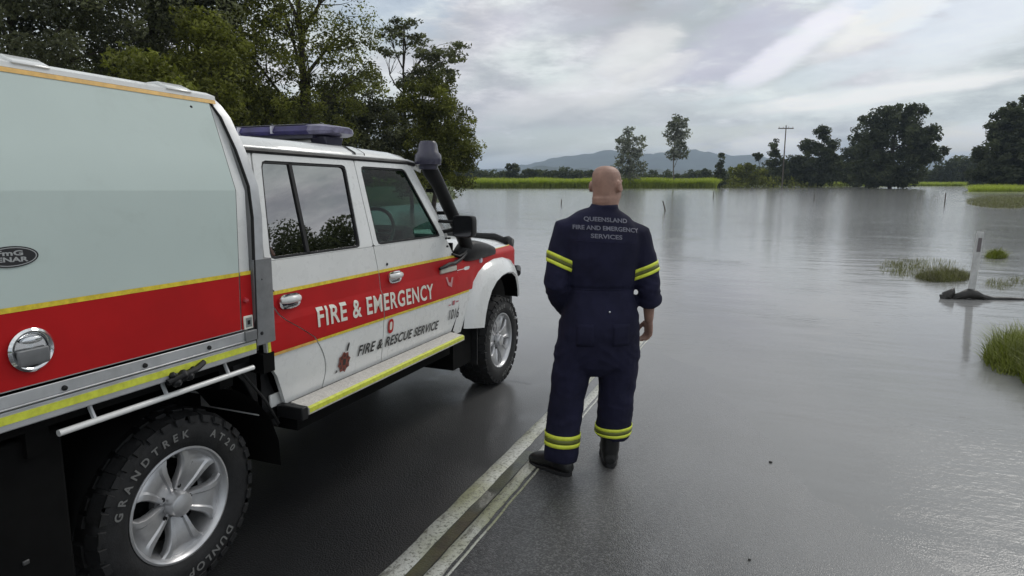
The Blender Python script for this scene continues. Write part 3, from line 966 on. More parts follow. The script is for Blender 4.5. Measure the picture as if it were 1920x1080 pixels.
# ------------------------------------------------------------------ emergency utility truck
WHITE = mat('white_paint', (0.76, 0.765, 0.75), 0.28, coat=0.6, var=0.03, vscale=3, rvar=0.1, dirt=(0.40, 0.38, 0.33), dirt_amt=0.16)
MINT = mat('canopy_paint', (0.52, 0.605, 0.575), 0.55, spec=0.3, var=0.02, vscale=2, rvar=0.1, dirt=(0.36, 0.42, 0.38), dirt_amt=0.3)
RED = mat('red_reflective_film', (0.44, 0.0065, 0.008), 0.5, spec=0.22, coat=0.0, var=0.08, vscale=4, rvar=0.1)
YEL = mat('yellow_reflective_tape', (0.72, 0.55, 0.035), 0.45, var=0.18, vscale=40)
LIME = mat('lime_reflective_tape', (0.62, 0.66, 0.06), 0.45, var=0.15, vscale=40)
AMBER = mat('amber_reflective_tape', (0.68, 0.40, 0.09), 0.45, var=0.15, vscale=30)
BLACK = mat('black_plastic', (0.009, 0.009, 0.010), 0.5, spec=0.35, var=0.3, vscale=12, rvar=0.15)
UNDER = mat('underbody_black', (0.0035, 0.0035, 0.0035), 0.85, spec=0.15, var=0.4, vscale=6)
RUB = mat('black_rubber', (0.010, 0.010, 0.011), 0.7, var=0.4, vscale=18, bump=0.25, bscale=90, dirt=(0.03, 0.028, 0.024), dirt_amt=0.35)
ALU = mat('brushed_aluminium', (0.50, 0.51, 0.52), 0.42, metal=0.55, var=0.10, vscale=10, rvar=0.15, dirt=(0.2, 0.19, 0.17), dirt_amt=0.3)
CHROME = mat('chrome', (0.75, 0.76, 0.77), 0.10, metal=1.0)
ALLOY = mat('alloy_wheel', (0.55, 0.55, 0.56), 0.30, metal=0.7, var=0.08, vscale=12, rvar=0.12, dirt=(0.10, 0.09, 0.08), dirt_amt=0.35)
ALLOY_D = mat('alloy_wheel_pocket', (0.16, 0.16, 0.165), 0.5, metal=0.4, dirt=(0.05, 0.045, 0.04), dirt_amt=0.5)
PURPLE = mat('dark_purple_plastic', (0.035, 0.033, 0.060), 0.30, coat=0.3, var=0.2, vscale=10)
SMOKE = mat('smoky_lens', (0.15, 0.14, 0.22), 0.35, coat=0.15, var=0.3, vscale=16)
BLUE_LENS = mat('blue_lens', (0.040, 0.034, 0.125), 0.3, spec=0.3, coat=0.1, var=0.3, vscale=9)
CLEAR_LENS = mat('clear_lens', (0.52, 0.51, 0.58), 0.15, coat=0.8, var=0.15, vscale=14)
LETTER_W = mat('white_lettering', (0.74, 0.72, 0.64), 0.45, var=0.05, vscale=20)
LETTER_K = mat('black_lettering', (0.014, 0.014, 0.016), 0.45)
SEAT = mat('seat_fabric', (0.035, 0.036, 0.042), 0.9, var=0.3, vscale=20)
TRIM = mat('grey_trim', (0.05, 0.052, 0.055), 0.7)
CREST_R = mat('crest_red', (0.20, 0.045, 0.03), 0.5, var=0.3, vscale=30)
LINES = mat('panel_seam', (0.02, 0.02, 0.02), 0.8)
GL_REAR = glass('privacy_glass', (0.025, 0.028, 0.032), 3.9)
GL_FRONT = glass('tinted_glass', (0.56, 0.68, 0.64), 1.27)
LAMP_A = mat('amber_lens', (0.7, 0.28, 0.05), 0.15, coat=0.8)
LAMP_R = mat('red_lens', (0.45, 0.03, 0.04), 0.15, coat=0.8)

ute = empty('utility_truck', (0, 0, 0), (-SLOPE, 0, 0))
tag(ute, 'white and red fire service utility truck with a mint green canopy box', 'truck')

PZ = [0.55, 0.60, 0.645, 0.80, 0.935, 1.055, 1.085, 1.20, 1.34, 1.82, 1.86]
PX = [0.832, 0.838, 0.846, 0.866, 0.877, 0.871, 0.857, 0.848, 0.838, 0.740, 0.732]


def bx(z):
    return float(np.interp(z, PZ, PX))


def rows_panel(zs, yl, yr, off=0.0, thick=0.02, ny=5, sg=1, mb=None, m=0):
    """body-side panel bounded by yl(z), yr(z); follows the side profile"""
    mb = mb or MB()
    rows = []
    for z in zs:
        a, b = yl(z), yr(z)
        x = bx(z) + off
        row = [(sg * (x - thick), a, z)] if thick else []
        row += [(sg * x, a + (b - a) * i / ny, z) for i in range(ny + 1)]
        if thick: row += [(sg * (x - thick), b, z)]
        rows.append(row)
    if thick:
        rows = [[(p[0] - sg * thick * (0 < i < len(rows[0]) - 1), p[1], p[2]) for i, p in enumerate(rows[0])]] + rows + \
               [[(p[0] - sg * thick * (0 < i < len(rows[-1]) - 1), p[1], p[2]) for i, p in enumerate(rows[-1])]]
    return mb.grid(rows, m)


def zlist(a, b, step=0.04):
    s = {round(a, 4), round(b, 4)} | {z for z in PZ if a < z < b}
    n = max(1, int((b - a) / step))
    s |= {round(a + (b - a) * i / n, 4) for i in range(n + 1)}
    return sorted(s)


def itp(pts):
    ks = sorted(pts)
    return lambda z: float(np.interp(z, [k[0] for k in ks], [k[1] for k in ks]))


def ring_panel(outer, inner, off, thick, sg, mb=None, m=0):
    """frame between two outlines given as (y,z) lists of equal length"""
    mb = mb or MB()
    n = len(outer)
    O = [(sg * (bx(z) + off), y, z) for y, z in outer]
    I = [(sg * (bx(z) + off), y, z) for y, z in inner]
    O2 = [(p[0] - sg * thick, p[1], p[2]) for p in O]
    I2 = [(p[0] - sg * thick, p[1], p[2]) for p in I]
    for a, b in ((O, I), (I, I2), (O2, O)):
        mb.add(a + b, [(j, (j + 1) % n, n + (j + 1) % n, n + j) for j in range(n)], m)
    return mb


def shrink(poly, d):
    """inset polygon (convex) by d"""
    n = len(poly)
    c = Vector((sum(p[0] for p in poly) / n, sum(p[1] for p in poly) / n))
    out = []
    for i in range(n):
        p0, p1, p2 = Vector(poly[i - 1]), Vector(poly[i]), Vector(poly[(i + 1) % n])
        e1, e2 = (p1 - p0).normalized(), (p2 - p1).normalized()
        n1, n2 = Vector((-e1.y, e1.x)), Vector((-e2.y, e2.x))
        if n1.dot(c - p1) < 0: n1 = -n1
        if n2.dot(c - p1) < 0: n2 = -n2
        k = 1 + n1.dot(n2)
        q = p1 + (n1 + n2) * (d / max(k, 0.3))
        out.append((q.x, q.y))
    return out


def roundpoly(poly, r):
    out = []
    n = len(poly)
    for i in range(n):
        p0, p1, p2 = Vector(poly[i - 1]), Vector(poly[i]), Vector(poly[(i + 1) % n])
        a = p1 + (p0 - p1).normalized() * r
        b = p1 + (p2 - p1).normalized() * r
        for s in (0, 0.5, 1):
            q = a * (1 - s) ** 2 + p1 * 2 * s * (1 - s) + b * s ** 2
            out.append((q.x, q.y))
    return out


def pane(poly, off, sg, th=0.005):
    mb = MB()
    a = [(sg * (bx(z) + off), y, z) for y, z in poly]
    b = [(sg * (bx(z) + off - th), y, z) for y, z in poly]
    return mb.loft([a, b])


# ---- cab panels
rear_l = itp([(0.64, .84), (0.72, .862), (0.78, .857), (0.86, .82), (0.935, .76), (1.0, .665), (1.06, .565), (1.13, .505), (1.2, .489), (1.34, .487)])
rear_r = itp([(0.64, 1.378), (0.84, 1.378), (1.19, 1.372), (1.34, 1.345)])
front_l = lambda z: rear_r(z) + 0.007
front_r = itp([(0.64, 2.285), (0.75, 2.36), (0.9, 2.388), (1.2, 2.335), (1.34, 2.23)])
quar_l = itp([(0.634, .571), (0.72, .535), (0.82, .49), (0.86, .447), (0.90, .432), (1.86, .43)])
REAR_OUT = [(.487, 1.342), (1.345, 1.342), (1.318, 1.835), (.548, 1.835)]
REAR_IN = [(.523, 1.345), (1.228, 1.345), (1.236, 1.800), (.594, 1.800)]
FRONT_OUT = [(1.352, 1.342), (2.228, 1.342), (1.905, 1.832), (1.325, 1.835)]
FRONT_IN = [(1.395, 1.345), (2.168, 1.345), (1.855, 1.797), (1.374, 1.800)]
STR_LO, STR_HI = 0.919, 1.184

for sg in (1, -1):
    # rear door
    d = rows_panel(zlist(.645, 1.34), rear_l, rear_r, 0, .03, 8, sg).build('rear_door', WHITE, ute, 30)
    ring_panel(roundpoly(REAR_OUT, .02), roundpoly(REAR_IN, .03), 0.001, .03, sg).build('window_frame', WHITE, d, 30)
    ring_panel(roundpoly(shrink(REAR_IN, -.002), .03), roundpoly(shrink(REAR_IN, .012), .025), -.004, .01, sg).build('window_seal', BLACK, d, 30)
    pane(roundpoly(shrink(REAR_IN, .004), .028), -.012, sg).build('window_pane', GL_REAR, d, None)
    MB().loft([[(sg * (bx(z) - .004 - t), y + o, z) for y, z, o, t in ((.795, 1.345, -.011, 0), (.795, 1.345, .011, 0), (.795, 1.345, .011, .012), (.795, 1.345, -.011, .012))],
               [(sg * (bx(z) - .004 - t), y + o, z) for y, z, o, t in ((.795, 1.80, -.011, 0), (.795, 1.80, .011, 0), (.795, 1.80, .011, .012), (.795, 1.80, -.011, .012))]]).build('window_bar', BLACK, d)
    # front door
    f = rows_panel(zlist(.645, 1.34), front_l, front_r, 0, .03, 8, sg).build('front_door', WHITE, ute, 30)
    ring_panel(roundpoly(FRONT_OUT, .02), roundpoly(FRONT_IN, .03), 0.001, .03, sg).build('window_frame', WHITE, f, 30)
    ring_panel(roundpoly(shrink(FRONT_IN, -.002), .03), roundpoly(shrink(FRONT_IN, .012), .025), -.004, .01, sg).build('window_seal', BLACK, f, 30)
    pane(roundpoly(shrink(FRONT_IN, .004), .028), -.012, sg).build('window_pane', GL_FRONT, f, None)
    # quarter panel behind the rear door
    qr = lambda z: (rear_l(z) if z < 1.34 else float(np.interp(z, [1.34, 1.835], [.487, .548]))) - 0.007
    q = MB()
    rows_panel(zlist(.635, 1.838), quar_l, qr, -.002, .02, 3, sg, q)
    q = q.build('quarter_panel', WHITE, ute, 30)
    # stripes, one piece per panel
    for par, L, Rr in ((d, rear_l, rear_r), (f, front_l, front_r), (q, lambda z: quar_l(z) + .004, qr)):
        if par is q:
            rows_panel(zlist(STR_LO, STR_HI), lambda z: .455, qr, .001, 0, 3, sg).build('red_stripe', RED, par, 30)
            rows_panel(zlist(STR_LO, STR_HI), lambda z: .437, lambda z: .455, .0012, 0, 1, sg).build('yellow_line', LIME, par, 30)
        else:
            rows_panel(zlist(STR_LO, STR_HI), L, Rr, .003, 0, 8, sg).build('red_stripe', RED, par, 30)
        rows_panel([STR_LO - .013, STR_LO + .001], L, Rr, .0042, 0, 8, sg).build('yellow_line', AMBER if par is q else YEL, par, 30)
        rows_panel([STR_HI - .001, STR_HI + .016], L, Rr, .0042, 0, 8, sg).build('yellow_line', YEL, par, 30)
    # handles
    for par, yc in ((d, .608), (f, 1.53)):
        hb = MB()
        pts = []
        for k in range(16):
            a = 2 * PI * k / 16
            pts.append((yc + .072 * math.copysign(abs(math.cos(a)) ** .6, math.cos(a)), 1.142 + .036 * math.copysign(abs(math.sin(a)) ** .7, math.sin(a))))
        hb.loft([[(sg * .855, y, z) for y, z in pts], [(sg * .868, y, z) for y, z in pts], [(sg * .870, yc + (y - yc) * .86, 1.142 + (z - 1.142) * .8) for y, z in pts], [(sg * .860, yc + (y - yc) * .7, 1.142 + (z - 1.142) * .6) for y, z in pts]])
        hh = hb.build('handle', CHROME, par, 40)
        MB().tube([(sg * .868, yc - .062, 1.150), (sg * .886, yc - .04, 1.152), (sg * .890, yc, 1.153), (sg * .886, yc + .04, 1.152), (sg * .868, yc + .062, 1.150)], [.010, .013, .014, .013, .010], 8, flat=1.3).build('grip', WHITE, hh, 50)
    # door lock and hinges
    MB().lathe([(0, .004), (.008, .003), (.009, 0)], 12, 'x', (sg * .848, 1.47, 1.225)).build('lock', BLACK, f)
    for yy, zz in ((2.225, 1.32), (2.27, 1.317), (2.235, 1.262)):
        MB().box(sg * .836, sg * .846, yy, yy + .03, zz, zz + .014).build('hinge', BLACK, f, bevel=.003)
    # A, B, C posts behind the doors
    MB().box(sg * .66, sg * .80, 1.30, 1.42, .62, 1.34).add([(sg * x, y, z) for x, y, z in ((.70, 1.31, 1.34), (.79, 1.31, 1.34), (.79, 1.42, 1.34), (.70, 1.42, 1.34), (.63, 1.31, 1.83), (.70, 1.31, 1.83), (.70, 1.39, 1.83), (.63, 1.39, 1.83))], [(0, 1, 5, 4), (1, 2, 6, 5), (2, 3, 7, 6), (3, 0, 4, 7)]).build('pillar', TRIM, ute)
    MB().tube([(sg * .800, 2.285, 1.335), (sg * .705, 1.935, 1.838)], .028, 8).build('pillar', WHITE, ute, 50)
    MB().box(sg * .80, sg * .815, .50, 2.36, .635, .70).build('sill', WHITE, ute, bevel=.006)

# cab shell
mb = MB()
prof = [(-.732, 1.845), (-.726, 1.868), (-.66, 1.905), (-.5, 1.925), (-.25, 1.942), (0, 1.947), (.25, 1.942), (.5, 1.925), (.66, 1.905), (.726, 1.868), (.732, 1.845)]
secs = [(.425, -.012, 0.98), (.44, 0, 1), (.9, .004, 1), (1.4, .004, 1), (1.80, -.006, 1), (1.95, -.020, .995), (2.06, -.045, .985), (2.12, -.085, .98)]
mb.grid([[(x * s, y, (z - 1.845) * (1 if y < 2.0 else .8) + 1.845 + dz_ * (z > 1.85)) for x, z in prof] for y, dz_, s in secs])
mb.grid([[(x * .96, y, 1.835) for x, z in prof] for y in (.43, 2.05)])
roof = mb.build('roof', WHITE, ute, 50)
for s in (1, -1):
    MB().tube([(s * .735, .44, 1.842), (s * .735, 1.90, 1.838), (s * .728, 2.0, 1.828)], .013, 6).build('gutter', BLACK, roof)
    MB().tube([(s * .738, .44, 1.858), (s * .738, 1.90, 1.854), (s * .731, 2.0, 1.844)], .007, 6).build('drip_rail', WHITE, roof)
rb = MB()
for y0 in (1.345,):
    rb.grid([[(x * 1.012, y, z + .006) for x, z in prof] for y in (y0, y0 + .075)])
rb.build('roof_band', WHITE, roof, 40)
for yy in (1.335, 1.423):
    MB().grid([[(x * 1.014, y, z + .0075) for x, z in prof] for y in (yy, yy + .011)]).build('band_edge', BLACK, roof)
MB().box(-.80, .80, .435, .46, .62, 1.34).box(-.72, .72, .435, .455, 1.62, 1.84).box(-.76, -.55, .435, .455, 1.34, 1.62).box(.55, .76, .435, .455, 1.34, 1.62).build('rear_wall', WHITE, ute)
MB().box(-.81, .81, .46, 2.4, .58, .62).build('floor_pan', UNDER, ute)
MB().box(-.66, .66, .47, 2.0, 1.822, 1.832).build('headliner', TRIM, ute)
mb = MB()
mb.loft([[(-.72, 2.43, 1.30), (.72, 2.43, 1.30), (.66, 1.985, 1.835), (-.66, 1.985, 1.835)], [(-.72, 2.436, 1.304), (.72, 2.436, 1.304), (.66, 1.991, 1.839), (-.66, 1.991, 1.839)]])
mb.build('windscreen', GL_FRONT, ute, None)
MB().box(-.80, .80, 2.38, 2.42, .60, 1.28).build('firewall', UNDER, ute)
# interior
mb = MB()
mb.loft([[(x, y, z) for y, z in ((2.38, .95), (2.38, 1.30), (2.32, 1.35), (2.22, 1.34), (2.16, 1.22), (2.18, .95))] for x in (-.76, .76)])
dash = mb.build('dashboard', TRIM, ute, 30, bevel=.015)
MB().loft([[(x, y, z) for y, z in ((2.14, 1.30), (2.3, 1.33), (2.29, 1.39), (2.2, 1.41), (2.13, 1.38))] for x in (.18, .55)]).build('binnacle', TRIM, dash, 30, bevel=.01)
sw = MB()
Ms = Matrix.Translation((.37, 1.99, 1.365)) @ Matrix.Rotation(R(-28), 4, 'X')
ring = []
for i in range(33):
    a = 2 * PI * i / 32
    ring.append(Ms @ Vector((.19 * math.cos(a), 0, .19 * math.sin(a))))
sw.tube(ring, .014, 8)
for a in (0, PI, -PI / 2):
    sw.tube([Ms @ Vector((0, 0.01, 0)), Ms @ Vector((.185 * math.cos(a), 0, .185 * math.sin(a)))], .013, 6)
sw.tube([Ms @ Vector((0, -.01, 0)), Ms @ Vector((0, .05, 0))], .05, 12)
sw.tube([Ms @ Vector((0, .05, 0)), Ms @ Vector((0, .32, -.02))], .025, 8)
sw.build('steering_wheel', mat('grey_wheel', (.16, .165, .165), .5), ute, 50)
for xc in (-.38, .38):
    for yc in (1.42, .62):
        sb = MB()
        sb.loft([[(xc + sx * w, y, z) for sx, z in ((-1, .80), (1, .80), (1, .93), (-1, .93))] for y, w in ((yc - .02, .23), (yc + .02, .25), (yc + .45, .25), (yc + .48, .23))])
        sb.loft([[(xc + sx * w, yc + dy + (z - .9) * -.22, z) for sx, dy in ((-1, 0), (1, 0), (1, .11), (-1, .11))] for z, w in ((.88, .23), (.95, .25), (1.35, .24), (1.44, .19), (1.46, .17))])
        st = sb.build('seat', SEAT, ute, 40, bevel=.02)
        hb = MB()
        hb.loft([[(xc + sx * w, yc + dy - .14, z) for sx, dy in ((-1, 0.01), (1, 0.01), (1, .10), (-1, .10))] for z, w in ((1.50, .11), (1.53, .135), (1.64, .13), (1.67, .10))])
        hb.tube([(xc - .05, yc - .09, 1.44), (xc - .05, yc - .09, 1.52)], .007, 6).tube([(xc + .05, yc - .09, 1.44), (xc + .05, yc - .09, 1.52)], .007, 6)
        hb.build('headrest', SEAT, st, 40, bevel=.015)
MB().box(-.13, .13, 1.95, 1.97, 1.66, 1.73).tube([(0, 1.97, 1.70), (0, 2.03, 1.78)], .01, 6).build('rear_view_mirror', BLACK, ute, bevel=.01)

# ---- front end
ARC_O = [(2.47, .63), (2.50, .75), (2.555, .86), (2.635, .955), (2.745, 1.03), (2.88, 1.08), (3.05, 1.102), (3.24, 1.098), (3.42, 1.065), (3.56, .99), (3.64, .89), (3.66, .76)]
ARC_I = [(2.69, .60), (2.72, .70), (2.765, .79), (2.835, .875), (2.93, .935), (3.05, .972), (3.18, .982), (3.30, .968), (3.42, .925), (3.50, .86), (3.55, .79), (3.565, .72)]


def fx(y):
    return float(np.interp(y, [2.38, 2.9, 3.3, 3.55, 3.75, 3.92], [.856, .85, .842, .82, .77, .66]))


for sg in (1, -1):
    # guard panel: columns above the arch
    ys_ = list(np.linspace(2.395, 3.64, 26))
    az_ = itp([(a, b) for a, b in ARC_O])
    fr_l = lambda z: front_r(z) + .007
    mb = MB()
    rows = []
    for i, y in enumerate(ys_):
        zb = az_(y) - .02
        cols = [zb + (1.125 - zb) * j / 5 for j in range(6)]
        row = [(sg * (fx(y) + (bx(z) - .853) * .7 * (y < 2.6)), (y if i else fr_l(min(z, 1.33))), z) for z in cols]
        row += [(sg * (fx(y) - .012), y, 1.150), (sg * (fx(y) - .05), y, 1.166), (sg * .62, y, 1.172)]
        rows.append(row)
    mb.grid(rows)
    g = mb.build('guard', WHITE, ute, 40)
    rows = []
    for i, y in enumerate(ys_):
        zb = max(az_(y) - .005, STR_LO)
        cols = [zb + (1.125 - zb) * j / 5 for j in range(6)]
        row = [(sg * (fx(y) + .0025 + (bx(z) - .853) * .7 * (y < 2.6)), (y if i else fr_l(min(z, 1.33))), z) for z in cols]
        row += [(sg * (fx(y) - .0105), y, 1.151), (sg * (fx(y) - .048), y, 1.169)]
        rows.append(row)
    MB().grid(rows).build('red_stripe', RED, g, 40)
    MB().grid([[(sg * (fx(y) + .004 + (bx(z) - .853) * .7), y, z) for z in (STR_LO - .013, STR_LO + .001)] for y in np.linspace(2.392, 2.535, 5)]).build('yellow_line', YEL, g)
    MB().grid([[(sg * (fx(y) - .047), y, 1.170), (sg * (fx(y) - .062), y, 1.1705)] for y in ys_]).build('yellow_line', YEL, g)
    # flare
    mb = MB()
    lipx = itp([(2.6, .930), (3.1, .935), (3.35, .925), (3.57, .88)])
    r0 = [(sg * (fx(y) + .002), y, z) for y, z in ARC_O]
    r1 = [(sg * (fx(y0) * .45 + lipx(y1) * .55 + .012), y0 * .5 + y1 * .5, z0 * .5 + z1 * .5) for (y0, z0), (y1, z1) in zip(ARC_O, ARC_I)]
    r2 = [(sg * lipx(y), y, z) for y, z in ARC_I]
    r3 = [(sg * (lipx(y) - .012), y + (3.18 - y) * .03, z - .012) for y, z in ARC_I]
    r4 = [(sg * .74, y + (3.18 - y) * .02, z - .008) for y, z in ARC_I]
    rm = [(sg * (fx(y0) * .85 + lipx(y1) * .15 + .012), y0 * .9 + y1 * .1, z0 * .9 + z1 * .1) for (y0, z0), (y1, z1) in zip(ARC_O, ARC_I)]
    mb.grid([r0, rm, r1, r2, r3])
    fl = mb.build('wheel_flare', WHITE, g, 40)
    MB().grid([r3, r4]).build('arch_liner', UNDER, g, 60)
    # lower valance between flare and door / inner arch
    MB().box(sg * .60, sg * .845, 2.32, 2.62, .34, .62).box(sg * .35, sg * .70, 2.5, 3.75, .55, 1.0).build('inner_arch', UNDER, g)
    MB().lathe([(0, .018), (.02, .014), (.024, 0)], 14, 'x', (sg * fx(2.78), 2.78, 1.118)).build('side_indicator', CLEAR_LENS, g, 40)
# bonnet
mb = MB()
bp = [(-.70, 1.165, 0), (-.64, 1.24, 0), (-.55, 1.268, 0), (-.3, 1.285, 0), (0, 1.29, 0), (.3, 1.285, 0), (.55, 1.268, 0), (.64, 1.24, 0), (.70, 1.165, 0)]
mb.grid([[(x * s, y, z + dz_ if abs(x) < .68 else z + dz_ * .4) for x, z, _ in bp] for y, dz_, s in ((2.42, .012, 1), (2.8, .0, 1), (3.3, -.03, .98), (3.7, -.062, .95), (3.86, -.085, .93), (3.93, -.13, .92), (3.94, -.18, .92))])
mb.build('bonnet', WHITE, ute, 40)
mb = MB()
mb.loft([[(x, y, z) for x, z in ((-.2 * s, 1.25), (-.17 * s, 1.25 + h), (.17 * s, 1.25 + h), (.2 * s, 1.25))] for y, h, s in ((2.75, .02, .9), (2.9, .075, 1), (3.2, .07, 1), (3.25, .03, .95))])
mb.build('bonnet_scoop', WHITE, ute, 40)
MB().box(-.68, .68, 2.40, 2.46, 1.20, 1.29).build('cowl', BLACK, ute)
mb = MB().box(-.66, .66, 3.90, 3.95, .72, 1.10)
gr = mb.build('front_panel', WHITE, ute, bevel=.02)
gm = MB()
for i in range(6):
    gm.box(-.42, .42, 3.945, 3.965, .82 + i * .035, .838 + i * .035)
gm.build('grille', CHROME, gr)
for s in (1, -1):
    MB().lathe([(0, .05), (.06, .045), (.085, .02), (.09, 0)], 20, 'y', (s * .54, 3.945, .92)).build('headlight', CLEAR_LENS, gr, 50)
bb = MB()
for s in (1, -1):
    bb.tube([(s * .58, 3.98, .50), (s * .60, 4.02, .80), (s * .61, 4.0, 1.06), (s * .57, 3.99, 1.17), (s * .45, 3.99, 1.21), (0, 4.0, 1.21)], .034, 10)
    bb.tube([(s * .60, 4.0, .90), (s * .72, 3.93, .92), (s * .80, 3.72, .90)], .03, 8)
    bb.tube([(s * .56, 3.985, 1.185), (s * .62, 3.93, 1.20), (s * .695, 3.82, 1.19), (s * .72, 3.74, 1.14), (s * .725, 3.72, .98), (s * .71, 3.74, .80)], .028, 10)
bb.box(-.60, .60, 3.93, 4.08, .52, .72)
bb.build('bull_bar', BLACK, ute, 50, bevel=.0)
# scuff of black moulding seen under the flare, mud guard
for sg in (1, -1):
    MB().box(sg * .62, sg * .88, 2.66, 2.672, .30, .66).build('mud_flap', RUB, ute)

# snorkel
mb = MB()
sec = []
for y, x, zt, zb, w in ((2.46, .835, 1.215, 1.150, .05), (2.52, .855, 1.275, 1.130, .075), (2.62, .860, 1.290, 1.125, .095), (2.78, .842, 1.272, 1.122, .10), (2.95, .825, 1.240, 1.120, .10), (3.10, .812, 1.205, 1.118, .09), (3.17, .805, 1.175, 1.125, .06)):
    r_ = []
    for k in range(12):
        a = 2 * PI * k / 12
        r_.append((x - .03 + w * .75 * math.copysign(abs(math.cos(a)) ** .7, math.cos(a)), y, (zt + zb) / 2 + (zt - zb) / 2 * math.copysign(abs(math.sin(a)) ** .7, math.sin(a))))
    sec.append(r_)
mb.loft(sec)
sn = mb.build('snorkel', BLACK, ute, 50)
mb = MB()
mb.tube([(.835, 2.60, 1.20), (.845, 2.53, 1.28), (.842, 2.46, 1.36), (.822, 2.33, 1.53), (.806, 2.19, 1.71), (.802, 2.10, 1.79), (.802, 2.06, 1.86)], [.05, .052, .048, .046, .048, .055, .058], 12)
mb.build('snorkel_pipe', BLACK, sn, 60)
MB().lathe([(.0, 1.80), (.062, 1.80), (.066, 1.825), (.086, 1.832), (.090, 1.86), (.088, 1.895), (.070, 1.915), (.062, 1.965), (.050, 1.985), (0, 1.99)], 24, 'z', (.805, 2.06, 0)).build('snorkel_head', PURPLE, sn, 40)
for zz, yy, xx in ((1.50, 2.355, .826), (1.66, 2.23, .81)):
    MB().box(xx - .11, xx - .03, yy - .02, yy + .01, zz - .012, zz + .012).build('clamp', BLACK, sn)
MB().tube([(.856, 2.30, 1.21), (.862, 2.40, 1.185), (.866, 2.47, 1.20), (.866, 2.55, 1.24)], .009, 6).build('guard_cable', BLACK, sn)

# mirrors
for sg in (1, -1):
    mb = MB()
    o = roundpoly([(.890, 1.335), (1.052, 1.335), (1.052, 1.49), (.890, 1.49)], .03)
    c = (.971, 1.412)
    mb.loft([[(sg * (c[0] + (x - c[0]) * s), y, c[1] + (z - c[1]) * s) for x, z in o] for y, s in ((2.235, .96), (2.245, 1), (2.30, .97), (2.34, .7))])
    mr = mb.build('mirror', BLACK, ute, 40)
    MB().loft([[(sg * (c[0] + (x - c[0]) * s), 2.233 - e, c[1] + (z - c[1]) * s) for x, z in o] for s, e in ((.88, 0.0), (.87, .003))]).build('mirror_glass', mat('mirror_glass', (0.10, 0.10, 0.11), 0.08, metal=0.9), mr, None)
    MB().tube([(sg * .80, 2.24, 1.37), (sg * .90, 2.27, 1.39)], .014, 8).tube([(sg * .80, 2.20, 1.45), (sg * .90, 2.27, 1.44)], .012, 8).build('mirror_arm', BLACK, mr, 50)

# light bar
lb = MB()
o = [(1.24, 1.976), (1.22, 1.995), (1.235, 2.022), (1.28, 2.035), (1.50, 2.035), (1.545, 2.022), (1.56, 1.995), (1.54, 1.976)]
cy = 1.39


def bar_sec(x, s, lo=None, hi=None):
    return [(x, cy + (y - cy) * s, min(max(z, lo or 0), hi or 9) if s > .8 else 2.004 + (z - 2.004) * s) for y, z in o]


lbo = MB().loft([bar_sec(x, s) for x, s in ((-.60, .75), (-.55, .96), (-.50, 1), (.50, 1))]).build('light_bar', BLUE_LENS, ute, 30)
MB().loft([bar_sec(x, s) for x, s in ((.50, 1.0), (.55, .97), (.60, .80), (.622, .55))]).build('end_lens', SMOKE, lbo, 30)
MB().loft([[(x, cy + (y - cy) * .98, z) for y, z in ((1.25, 2.032), (1.28, 2.039), (1.50, 2.039), (1.53, 2.032))] for x in (-.52, .46)]).build('bar_top', PURPLE, lbo, 30)
for xx in (-.3, .0, .25):
    MB().box(xx - .006, xx + .006, 1.216, 1.24, 1.982, 2.026).build('lens_rib', CLEAR_LENS, lbo)
MB().loft([[(x, y, z) for y, z in ((1.27, 1.956), (1.27, 1.979), (1.53, 1.979), (1.53, 1.956))] for x in (-.55, .50)]).build('bar_base', PURPLE, lbo)
for s in (-.50, .50):
    MB().loft([[(s + dx_, y, z) for y, z in ((1.33, 1.90), (1.30, 1.97), (1.48, 1.97), (1.45, 1.90))] for dx_ in (-.05, .06)]).build('bar_foot', PURPLE, lbo, bevel=.008)
for xx in (.14, .22, -.2):
    MB().box(xx - .022, xx + .022, 1.225, 1.26, 1.940, 1.957).build('work_lamp', CLEAR_LENS, lbo, bevel=.004)

# ---- side step
for sg in (1, -1):
    mb = MB()
    mb.loft([[(sg * x, y, z) for x, z in ((.868, .652), (.965, .640), (.978, .632), (.978, .604), (.965, .598), (.868, .598))] for y in (.575, 2.24)])
    st = mb.build('side_step', mat('tread_plate', (0.60, 0.57, 0.53), 0.45, metal=0.25, var=0.12, vscale=45, bump=0.5, bscale=120, dirt=(0.3, 0.27, 0.2), dirt_amt=0.4), ute, 30)
    MB().loft([[(sg * x, y, z) for x, z in ((.9655, .6415), (.9785, .6335), (.9785, .612), (.9782, .612), (.978, .633), (.965, .641))] for y in (.578, 2.235)]).build('tape', LIME, st)
    MB().box(sg * .82, sg * .974, .530, .573, .585, .648).build('end_cap', BLACK, st, bevel=.006)
    MB().box(sg * .60, sg * .88, .60, 2.2, .50, .597).build('step_mount', UNDER, st)
    MB().box(sg * .846, sg * .868, .56, 2.30, .63, .6445).build('step_seal', LINES, st)

